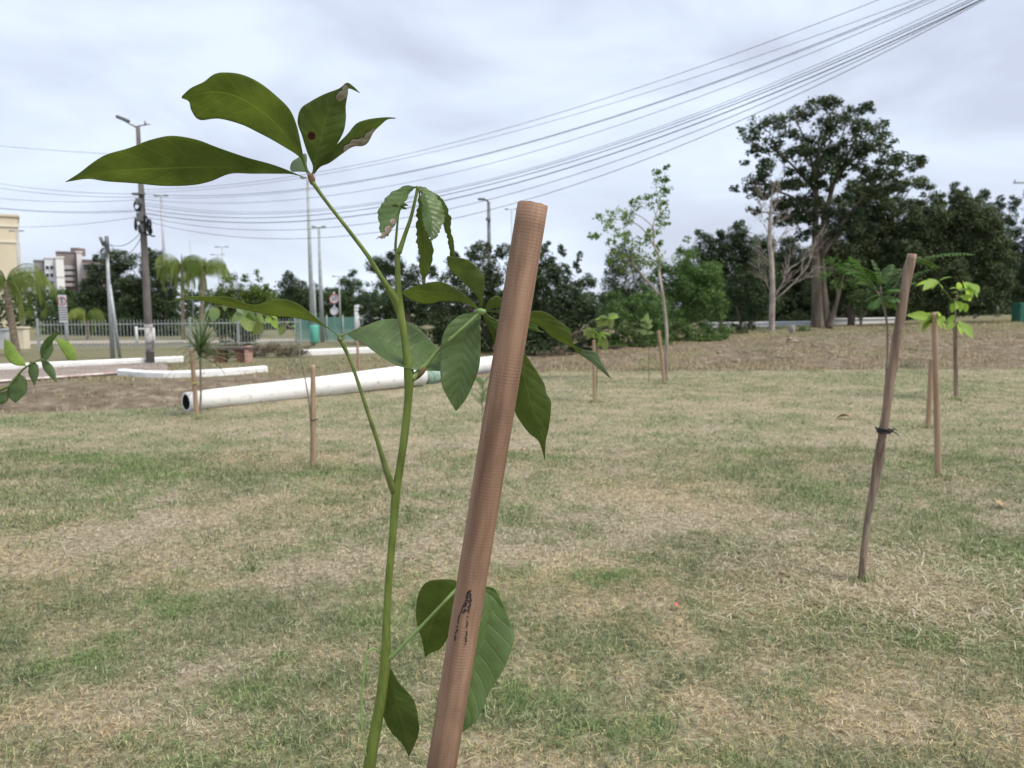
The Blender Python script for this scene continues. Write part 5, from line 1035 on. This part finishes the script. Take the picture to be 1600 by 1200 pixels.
# parking sign
def text_obj(body, size, loc, mat, parent, ext_=.003, name='lettering'):
    cu = bpy.data.curves.new(name, 'FONT'); cu.body = body; cu.size = size; cu.extrude = ext_; cu.align_x = 'CENTER'; cu.align_y = 'CENTER'
    o = bpy.data.objects.new(name, cu); sc.collection.objects.link(o); bpy.context.view_layer.update()
    me = bpy.data.meshes.new_from_object(o); bpy.data.objects.remove(o); me.materials.clear(); me.materials.append(mat)
    o = bpy.data.objects.new(name, me); link(o, parent); o.rotation_euler = (R(90), 0, 0); o.location = Vector(loc)-wloc(parent); return o
def disc(c, r_, y0, y1, seg=32):
    V = [(c.x+r_*math.cos(2*math.pi*k/seg), y, c.z+r_*math.sin(2*math.pi*k/seg)) for y in (y0, y1) for k in range(seg)]
    return V, [tuple(range(seg)), tuple(range(seg, 2*seg))[::-1]]+[(k, k+seg, (k+1) % seg+seg, (k+1) % seg) for k in range(seg)]
SGW = mat_simple('sign_white', (.56, .57, .60), (.62, .63, .66), .5, 9, 0); SGR = mat_simple('sign_red', (.42, .06, .06), (.46, .08, .08), .5, 9, 0); SGK = mat_simple('sign_black', (.03, .03, .035), (.05, .05, .055), .5, 9, 0)
dP = 24.5; c1, c2 = P(90, 461, dP), P(106, 504, dP); cx = (c1.x+c2.x)/2; t_ = root('parking_sign', (cx+.05, dP, 0), 'white rectangular no-parking sign with a ringed letter E on a grey post', 'sign')
part('post', Acc().tube([(cx+.05, dP+.04, -.05), (cx+.05, dP+.04, c1.z-.05)], .045, 10), GALV, t_)
pn = part('panel', Acc().box((cx, dP, (c1.z+c2.z)/2), (c2.x-c1.x, .02, c1.z-c2.z)), SGW, t_, False, bevel=.006)
cc = Vector((cx, dP, c1.z-.2)); part('ring', Acc().ring((cx, dP-.013, c1.z-.19), .125, .014, (0, 1, 0), 28), SGR, t_)
text_obj('E', .22, (cx, dP-.014, c1.z-.19), SGK, t_)
ac = Acc()
for i in range(6):
    z_ = c1.z-.40-i*.075; x_ = cx-.13
    while x_ < cx+.12: w_ = rs.uniform(.02, .05); ac.box((x_+w_/2, dP-.012, z_), (w_, .004, .03)); x_ += w_+.012
part('small_print', ac, SGK, t_, False)
# round speed signs
dP = 40; t_ = root('speed_sign', (P(522, 520, dP).x, dP, 0), 'two round white signs one above the other, the upper reading 20', 'sign'); px_ = P(522, 480, dP).x
part('post', Acc().tube([(px_, dP+.05, -.05), (px_, dP+.05, P(522, 456, dP).z)], .045, 8), GALV, t_)
for yy, rr2, tx in ((467, .25, '20'), (486, .22, '')):
    c = P(522, yy, dP); pl = part('sign_plate', disc(c, rr2, dP-.01, dP+.01), SGW, t_, False)
    part('sign_ring', Acc().ring((c.x, dP-.015, c.z), rr2*.9, .022, (0, 1, 0), 28), SGR if tx else GALV, pl)
    if tx: text_obj(tx, .27, (c.x, dP-.016, c.z), SGK, pl)
# mast lights far away
DARKM = mat_simple('dark_steel', (.10, .105, .11), (.17, .175, .18), .6, 9, .1)
MG = 'tall lamp masts behind the trees'
def mast(x, ytop, d, r_, label, heads='T', mat=GALV, xt=None):
    b_ = P(x, 510, d); tp_ = P(xt or x, ytop, d); t_ = root('lamp_mast', (b_.x, d, 0), label, 'lamp mast', MG)
    part('pole', Acc().tube([(b_.x, d, -.1), (b_.x, d, tp_.z*.5), (b_.x, d, tp_.z)], [r_*1.2, r_, r_*.6], 8), mat, t_)
    if heads == 'T':
        w_ = 10*PXM*d; part('arm', Acc().tube([(b_.x-w_*.6, d, tp_.z), (b_.x+w_*.6, d, tp_.z)], r_*.35, 6), mat, t_)
        for s_ in (-1, 1): part('lamp_head', Acc().box((b_.x+s_*w_*.8, d, tp_.z+.02), (w_*.5, .28, .09)), mat, t_, False, bevel=.02)
    return t_
mast(262, 306, 50, .10, 'tall mast with two lamp heads between utility pole and weeping palms'); mast(36, 361, 60, .10, 'mast with two lamp heads at far left above the pale apartment blocks')
mast(303, 375, 80, .06, 'thin headless mast above the weeping palms', None); mast(345, 398, 85, .08, 'shorter distant mast just left of its taller neighbour above the yellowish tree'); mast(352, 386, 75, .08, 'distant mast with two lamp heads above the yellowish tree')
mast(488, 278, 33, .085, 'tallest pale mast rising behind the thick-leaved top whorl', 'T', WPAINT); mast(503, 355, 37, .09, 'pale mast just left of the round signs', 'T', WPAINT); mast(493, 438, 36, .06, 'short pale pole between the two taller masts', None, WPAINT); mast(801, 327, 60, .06, 'thin distant mast just left of the near stake top')
mast(532, 432, 60, .07, 'distant dark pole just right of the round signs')
# street lamp behind the shrubs
d = 29; b_ = P(766, 540, d); tp_ = P(758, 316, d); t_ = root('street_lamp', (b_.x, d, 0), 'dark street lamp with one short arm, left of the near stake', 'street lamp')
part('pole', Acc().tube([(b_.x, d, -.1), (b_.x, d, 2.5), (b_.x, d, tp_.z)], [.11, .085, .06], 10), DARKM, t_)
arm = part('arm', Acc().tube([(b_.x, d, tp_.z-.02), (b_.x-.05, d-.05, tp_.z+.06), (b_.x-.22, d-.1, tp_.z+.10)], .035, 6), DARKM, t_)
part('lamp_head', Acc().box((b_.x-.26, d-.1, tp_.z+.10), (.26, .16, .07), 0), DARKM, t_, False, bevel=.02); part('bracket', Acc().box((b_.x-.02, d-.1, P(760, 343, d).z), (.18, .1, .1)), DARKM, t_, False, bevel=.01)

# the utility pole
CP = mat_simple('weathered_concrete_pole', (.09, .08, .075), (.19, .175, .165), .9, 4, .4, (1, 1, .3), dist=.02); CABLE = mat_simple('black_cable', (.03, .03, .035), (.05, .05, .06), .6, 9, 0)
dU = 22.3; ub = P(235, 566, dU); ux = ub.x; topz = P(216, 197, dU).z
up_ = root('utility_pole', (ux, dU, 0), 'tall grey utility pole with a lamp arm and dark coils of cable at left', 'utility pole')
part('shaft', Acc().tube([(ux, dU, -.1), (ux, dU, 1.1), (ux, dU, P(225, 340, dU).z), (ux, dU, topz)], [.115, .11, .085, .055], 12), CP, up_)
part('painted_base', Acc().tube([(ux, dU, .35), (ux, dU, 1.15)], [.1170, .1125], 12), mat_simple('flaking_white_paint', (.20, .19, .18), (.48, .47, .45), .9, 7, .3, lo=.42, hi=.55), up_)
arm = part('lamp_arm', Acc().tube([(ux, dU-.02, topz-.05), (ux-.16, dU-.1, topz+.04), (ux-.3, dU-.15, topz+.13)], .03, 8), GALV, up_)
part('lamp_head', Acc().box((ux-.33, dU-.16, topz+.16), (.36, .17, .09), M=Matrix.Rotation(R(22), 4, 'Y')), DARKM, arm, False, bevel=.03)
part('side_arm', Acc().tube([(ux, dU, topz), (ux+.2, dU, topz+.03), (ux+.36, dU, topz+.06)], .02, 6), GALV, up_); part('sensor', Acc().tube([(ux+.22, dU, topz+.03), (ux+.22, dU, topz+.15)], [.04, .03], 8), GALV, up_)
for (x, y, r_, nrm) in ((214, 322, .12, (.5, 1, 0)), (212, 350, .15, (1, .35, 0)), (219, 358, .10, (.9, .5, .1)), (233, 352, .16, (.8, .7, 0)), (231, 360, .13, (.4, 1, .2)), (229, 345, .12, (.7, .6, .1))):
    c = P(x, y, dU-.14); ac = Acc()
    for k in range(6): ac.ring(c+Vector((rs.uniform(-.02, .02), rs.uniform(-.02, .02), rs.uniform(-.02, .02))), r_+rs.uniform(-.015, .02), .011, (nrm[0]+rs.uniform(-.15, .15), nrm[1], nrm[2]+rs.uniform(-.1, .1)), 20, 5)
    part('cable_coil', ac, CABLE, up_)
for (y, h_, w_) in ((304, .06, .34), (316, .18, .16), (340, .26, .17), (358, .22, .15)): part('junction_box', Acc().box((ux+rs.uniform(-.03, .03), dU-.12, P(225, y, dU).z), (w_, .16, h_)), DARKM, up_, False, bevel=.02)
part('loose_cable', Acc().tube([P(230, 358, dU-.15), P(236, 368, dU-.15), P(242, 369, dU-.15)], .025, 6, n=8), CABLE, up_)
# leaning thin grey pole with brackets
d = 25; q = P(180, 545, d); tq = P(168, 385, d); tp2 = root('utility_pole', (q.x, d, 0), 'thin grey double-legged pole with dark brackets, left of the tall utility pole', 'utility pole'); tz = P(172, 372, d).z
part('shaft', Acc().tube([(q.x-.10, d, -.1), (q.x-.08, d, tz)], [.075, .05], 8), GALV, tp2); part('brace', Acc().tube([(q.x+.10, d+.1, -.1), (q.x-.06, d, tz*.62)], .05, 8), GALV, tp2)
ac = Acc(); ac.tube([(q.x-.22, d-.1, tz+.02), (q.x-.12, d-.1, tz-.25)], .05, 6); ac.tube([(q.x-.02, d-.1, tz+.05), (q.x-.0, d-.1, tz-.5)], .06, 6); ac.ring((q.x-.12, d-.1, tz-.45), .12, .03, (.3, 1, 0)); ac.ring((q.x-.04, d-.1, tz-.2), .1, .03, (.6, 1, 0)); part('bracket', ac, DARKM, tp2)

# ------------------------------------------------------------------ overhead cables
CG = 'overhead cables'; ORD = ['', 'second', 'third', 'fourth', 'fifth', 'sixth', 'seventh', 'eighth', 'ninth', 'tenth']
PB = Vector((8.6, 10.5, 0)); PA = Vector((ux, dU, 0))
def plan_hit(x, y):
    """parameter and height where the pixel's ray crosses the vertical plane of the span PA-PB"""
    v = ray(x, y); dx, dy = PB.x-PA.x, PB.y-PA.y; det = v.x*(-dy)+v.y*dx; s_ = (PA.x*(-dy)+PA.y*dx)/det; 
    X_, Y_ = v.x*s_, v.y*s_; t1 = (X_-PA.x)/dx; return t1, CAMZ+v.z*s_
CR_ = [.0045, .004, .006, .004, .0045, .004, .0055, .007, .009, .0055, .0055]
W3 = [((233, 296), (700, 225), (1372, 0)), ((233, 300), (700, 231), (1425, 0)), ((233, 303), (700, 253), (1440, 0)), ((233, 308), (700, 256), (1452, 0)), ((233, 312), (700, 271), (1460, 0)), ((233, 318), (700, 294), (1498, 0)), ((233, 322), (700, 298), (1514, 0)), ((233, 328), (700, 303), (1520, 0)), ((233, 334), (700, 311), (1530, 0)), ((233, 340), (700, 327), (1534, 0)), ((233, 347), (700, 343), (1538, 0))]
for i, (a_, b_, c_) in enumerate(W3):
    h_ = [plan_hit(*q) for q in (a_, b_, c_)]; co = np.polyfit([q[0] for q in h_], [q[1] for q in h_], 2); oy = (i % 3)*.05
    pts = [(PA.x+(PB.x-PA.x)*t1, PA.y+(PB.y-PA.y)*t1+oy, float(np.polyval(co, t1))) for t1 in np.linspace(0, 1.25, 46)]
    lb = 'uppermost overhead cable of the sheaf rising to upper right' if i == 0 else 'lowest overhead cable of the sheaf, crossing just above the near stake top' if i == 10 else ORD[i]+' cable from the top in the sheaf rising to upper right'
    m_ = pts[23]; thing('overhead_cable', Acc().tube(pts, CR_[i], 5), CABLE, m_, lb, 'cable', CG)
LW = ['', 'topmost of the six lower cables running left from the utility pole', 'second from top of the six lower cables running left from the pole', 'third from top of the six lower cables running left from the pole', 'fourth from top of the six cables left of the pole, close above another', 'fifth cable left of the pole, running just below its close neighbour', 'lowest cable left of the pole, sloping down towards the beige block']
for i, (y0, y1) in enumerate(((238, 228), (303, 287), (308, 294), (312, 310), (328, 325), (330, 326), (338, 354))):
    a_ = P(221, y0, dU) if i else P(221, 243, dU); b_ = P(0, y1, dU+4.5); dr = b_-a_; pts = []
    for k in range(25): u = k/24*2.2; q = a_+dr*u; pts.append((q.x, q.y, q.z-(.35 if i else .1)*4*u*(1-u)*.25*(1 if i < 6 else 1.3)))
    thing('overhead_cable', Acc().tube(pts, .0055, 5), CABLE, pts[12], 'single overhead cable running left from near the lamp arm of the utility pole' if i == 0 else LW[i], 'cable', 'cables running left from the utility pole')
a_, b_ = P(228, 352, dU), P(172, 382, 25)
for k, sg in enumerate((.25, .55)):
    pts = [tuple(a_.lerp(b_, u)-Vector((0, 0, sg*4*u*(1-u)))) for u in np.linspace(0, 1, 16)]
    thing('overhead_cable', Acc().tube(pts, .009, 5), CABLE, pts[8], ('upper' if k == 0 else 'lower')+' slack cable hanging between the two left poles', 'cable', 'slack cables between the poles')
# far crossarm at the right edge
d = 60; q = P(1608, 300, d); t_ = root('power_pole', (q.x, d, 0), 'distant power pole whose crossarm shows above the conifers at the right edge', 'utility pole')
part('shaft', Acc().tube([(q.x, d, 0), (q.x, d, P(1600, 280, d).z)], [.16, .1], 8), CP, t_); z_ = P(1590, 286, d).z; part('crossarm', Acc().box((q.x-.35, d-.1, z_), (1.9, .1, .12)), GALV, t_, False)
for k in (-1.2, -.35, .5): part('insulator', Acc().tube([(q.x+k, d-.1, z_), (q.x+k, d-.1, z_+.3)], [.06, .04], 6), GALV, t_)
# green box, small posts
d = 36; q = P(1598, 500, d); GB = mat_simple('green_painted_metal', (.03, .13, .09), (.05, .17, .12), .6, 6, .1); bz = hz(q.x, d); t_ = root('green_box', (q.x, d, bz), 'dark green ribbed metal box at the right frame edge', 'box')
part('body', Acc().box((q.x+.1, d, bz+.45), (.9, .6, .95)), GB, t_, False, bevel=.02); ac = Acc()
for i in range(5): ac.box((q.x-.27+i*.18, d-.31, bz+.45), (.05, .03, .9))
part('rib', ac, GB, t_, False)
for x, y0, y1, d, lb, r_ in ((1238, 508, 527, 30, 'small whitish concrete stub in front of the great trunk', .11), (1523, 465, 500, 44, 'slim pale post in the shade behind the lime leaves', .09), (1558, 478, 500, 46, 'short grey post in the shade left of the green box', .08)):
    q = P(x, y1, d); bz = hz(q.x, d); thing('post', Acc().tube([(q.x, d, bz-.1), (q.x, d, (bz+P(x, y0, d).z)*.5), (q.x, d, P(x, y0, d).z)], [r_*1.2, r_, r_*.8], 8), CONC if r_ > .1 else GALV, (q.x, d, bz), lb, 'post')

# ------------------------------------------------------------------ buildings
def box_building(name, label, x0, x1, ytop, d, mat, depth=10, bands=(), windows=(), roof=None, winsz=(1.0, 1.1)):
    """block whose front squarely faces the street it stands on, its right flank running straight back"""
    c1 = P(x1, ytop, d); z_ = c1.z; ph = math.atan2(-c1.x, c1.y)+.012; ex = Vector((math.cos(ph), math.sin(ph), 0)); ey = Vector((-math.sin(ph), math.cos(ph), 0)); Rm = Matrix.Rotation(ph, 4, 'Z')
    def front(x, y):
        v = ray(x, y); cam0 = Vector((0, 0, CAMZ)); nn = ey; tt = ((c1-cam0).dot(nn))/v.dot(nn); return cam0+v*tt
    c0 = front(x0, ytop); w_ = (c1-c0).dot(ex); mid = c1-ex*w_/2; ctr = mid+ey*depth/2
    t_ = root(name, (ctr.x, ctr.y, 0), label, 'building', 'buildings in the distance')
    part('wall', Acc().box((ctr.x, ctr.y, z_/2), (w_, depth, z_), M=Rm), mat, t_, False); part('roof', Acc().box((ctr.x, ctr.y, z_+.12), (w_+.3, depth+.3, .25), M=Rm), roof or mat, t_, False)
    for y_, mt in bands: q = front(x1, y_); part('band', Acc().box((mid.x-ey.x*.04, mid.y-ey.y*.04, q.z), (w_, .1, .25), M=Rm), mt, t_, False)
    for x_, y_ in windows:
        q = front(x_, y_); a_ = q-ey*.03; b_ = q-ey*.09; f_ = part('window', Acc().box(a_, (winsz[0]+.12, .1, winsz[1]+.12), M=Rm), SGW, t_, False); part('pane', Acc().box(b_, (winsz[0], .04, winsz[1]), M=Rm), PANE, f_, False)
    return t_
PANE = mat_simple('dark_glass', (.03, .035, .045), (.06, .065, .08), .2, 3, 0)
BEI = mat_simple('beige_render', (.62, .54, .40), (.68, .60, .46), .9, .5, .05); BEL = mat_simple('light_band', (.72, .66, .54), (.76, .70, .58), .9, 2, 0)
box_building('apartment_block', 'plain beige block with a pale band at the left frame edge', -120, 28, 339, 90, BEI, 14, [(354, BEL), (378, BEL)])
WB = mat_simple('white_render', (.60, .61, .66), (.68, .69, .73), .9, .5, .05); BRN = mat_simple('brown_render', (.19, .155, .145), (.25, .21, .20), .9, .5, .05); PNK = mat_simple('pinkish_render', (.58, .55, .56), (.66, .62, .62), .9, .5, .05)
box_building('apartment_block', 'greyish white apartment block low beside the leftmost palm', 33, 53, 425, 150, WB, 12, (), [(x, y) for x in (42, 49) for y in (433, 445, 457)], winsz=(.55, .6))
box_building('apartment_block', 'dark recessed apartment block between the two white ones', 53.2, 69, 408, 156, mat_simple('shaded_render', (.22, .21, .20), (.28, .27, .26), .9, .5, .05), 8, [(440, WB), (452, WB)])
box_building('apartment_block', 'white apartment block with two columns of small dark windows', 69.2, 86, 404, 150, WB, 12, (), [(x, y) for x in (74, 81) for y in (418, 430, 442, 455)], winsz=(.5, .6))
box_building('apartment_block', 'plain bright white gable block left of the brown tower', 86.3, 99, 403, 148, mat_simple('bright_white_render', (.74, .73, .72), (.78, .77, .76), .9, .5, .05), 10, [(432, PNK)])
bt_ = box_building('apartment_block', 'brown topped apartment tower with a pale side strip and balconies', 88, 119, 395, 162, BRN, 12)
for k in range(4):
    q = P(106, 418+k*9, 161); part('balcony', Acc().box((q.x, 161.2, q.z), (2.2, 1.2, .7)), PNK, bt_, False)
a_ = P(101, 391, 162); part('roof_tank', Acc().box((a_.x, 167, a_.z), (1.5, 3, 1.6)), BRN, bt_, False)
box_building('apartment_block', 'narrow pinkish white strip of building right of the brown tower', 119.2, 128, 394.5, 160, PNK, 12)
box_building('apartment_block', 'low brown apartment block peeping over the dark round tree', 129, 172, 408, 158, BRN, 12, (), [(x, y) for x in (134, 141, 150, 160) for y in (417,)])

# ------------------------------------------------------------------ loose things on the ground
STONE = mat_simple('pale_rubble', (.19, .145, .11), (.34, .275, .215), .95, 6, .6, dist=.02)
def rock(x, y, d, s, label, seed, group='rubble on the earth bank', name='rock', mat=STONE):
    r_ = np.random.default_rng(seed); bm_V = []; 
    q = P(x, y, d); z_ = hz(q.x, d); n1, n2 = 7, 10; V = []; F_ = []; o3 = r_.normal(0, .16, (n1+1, n2))
    for i in range(n1+1):
        for k in range(n2):
            th = math.pi*i/n1; ph = 2*math.pi*k/n2; rr3 = s*(1+(o3[i, k] if 0 < i < n1 else 0)); V.append((q.x+rr3*1.3*math.sin(th)*math.cos(ph), d+rr3*math.sin(th)*math.sin(ph), z_+s*.25+rr3*.62*math.cos(th)))
    for i in range(n1):
        for k in range(n2): k2 = (k+1) % n2; F_.append((i*n2+k, (i+1)*n2+k, (i+1)*n2+k2, i*n2+k2))
    thing(name, (V, F_), mat, (q.x, d, z_), label, 'rock', group, smooth=False)
RL = 'pale brown lump of rubble lying on the earth bank'
r_ = random.Random(9)
for i in range(16):
    x = r_.uniform(1100, 1345); d = r_.uniform(20.5, 27); rock(x, 540, d, r_.uniform(.04, .085), RL, i)
rock(1238, 535, 24.5, .15, 'largest pale boulder on the bank in front of the great trunk', 100); rock(1150, 548, 20.5, .11, 'pale stone at the lawn edge in front of the bright shrub', 101)
# dry leaves and scraps on the lawn
def drygrass(x, y, s, label, mat, name, cat):
    g_ = G(x, y); V, F_, UV = leafmesh(6, .35, .9, .3); z_ = hz(g_.x, g_.y)+.03; an = random.uniform(0, 6); rot = Matrix.Rotation(an, 3, 'Z') @ Matrix.Rotation(-.4, 3, 'Y')
    thing(name, ([tuple(rot @ Vector(v)*s+Vector((g_.x, g_.y, z_))) for v in V], F_), mat, (g_.x, g_.y, z_), label, cat)
DRY = mat_simple('dry_leaf', (.24, .16, .09), (.40, .29, .18), .8, 30, .3)
drygrass(1566, 797, .16, 'curled dry brown leaf on the lawn at right, past the smooth stake', DRY, 'dry_leaf', 'leaf'); drygrass(1330, 654, .2, 'pale scrap of dry leaf on the lawn left of the leaning stake', DRY, 'dry_leaf', 'leaf')
drygrass(1215, 908, .06, 'small dark dry leaf lying left of the leaning stake foot', mat_simple('dark_dry_leaf', (.08, .05, .03), (.14, .09, .06), .8, 30, .3), 'dry_leaf', 'leaf'); drygrass(1052, 951, .035, 'tiny red scrap on the green grass', mat_simple('red_scrap', (.55, .12, .10), (.6, .16, .13), .6, 30, 0), 'plastic_scrap', 'litter')
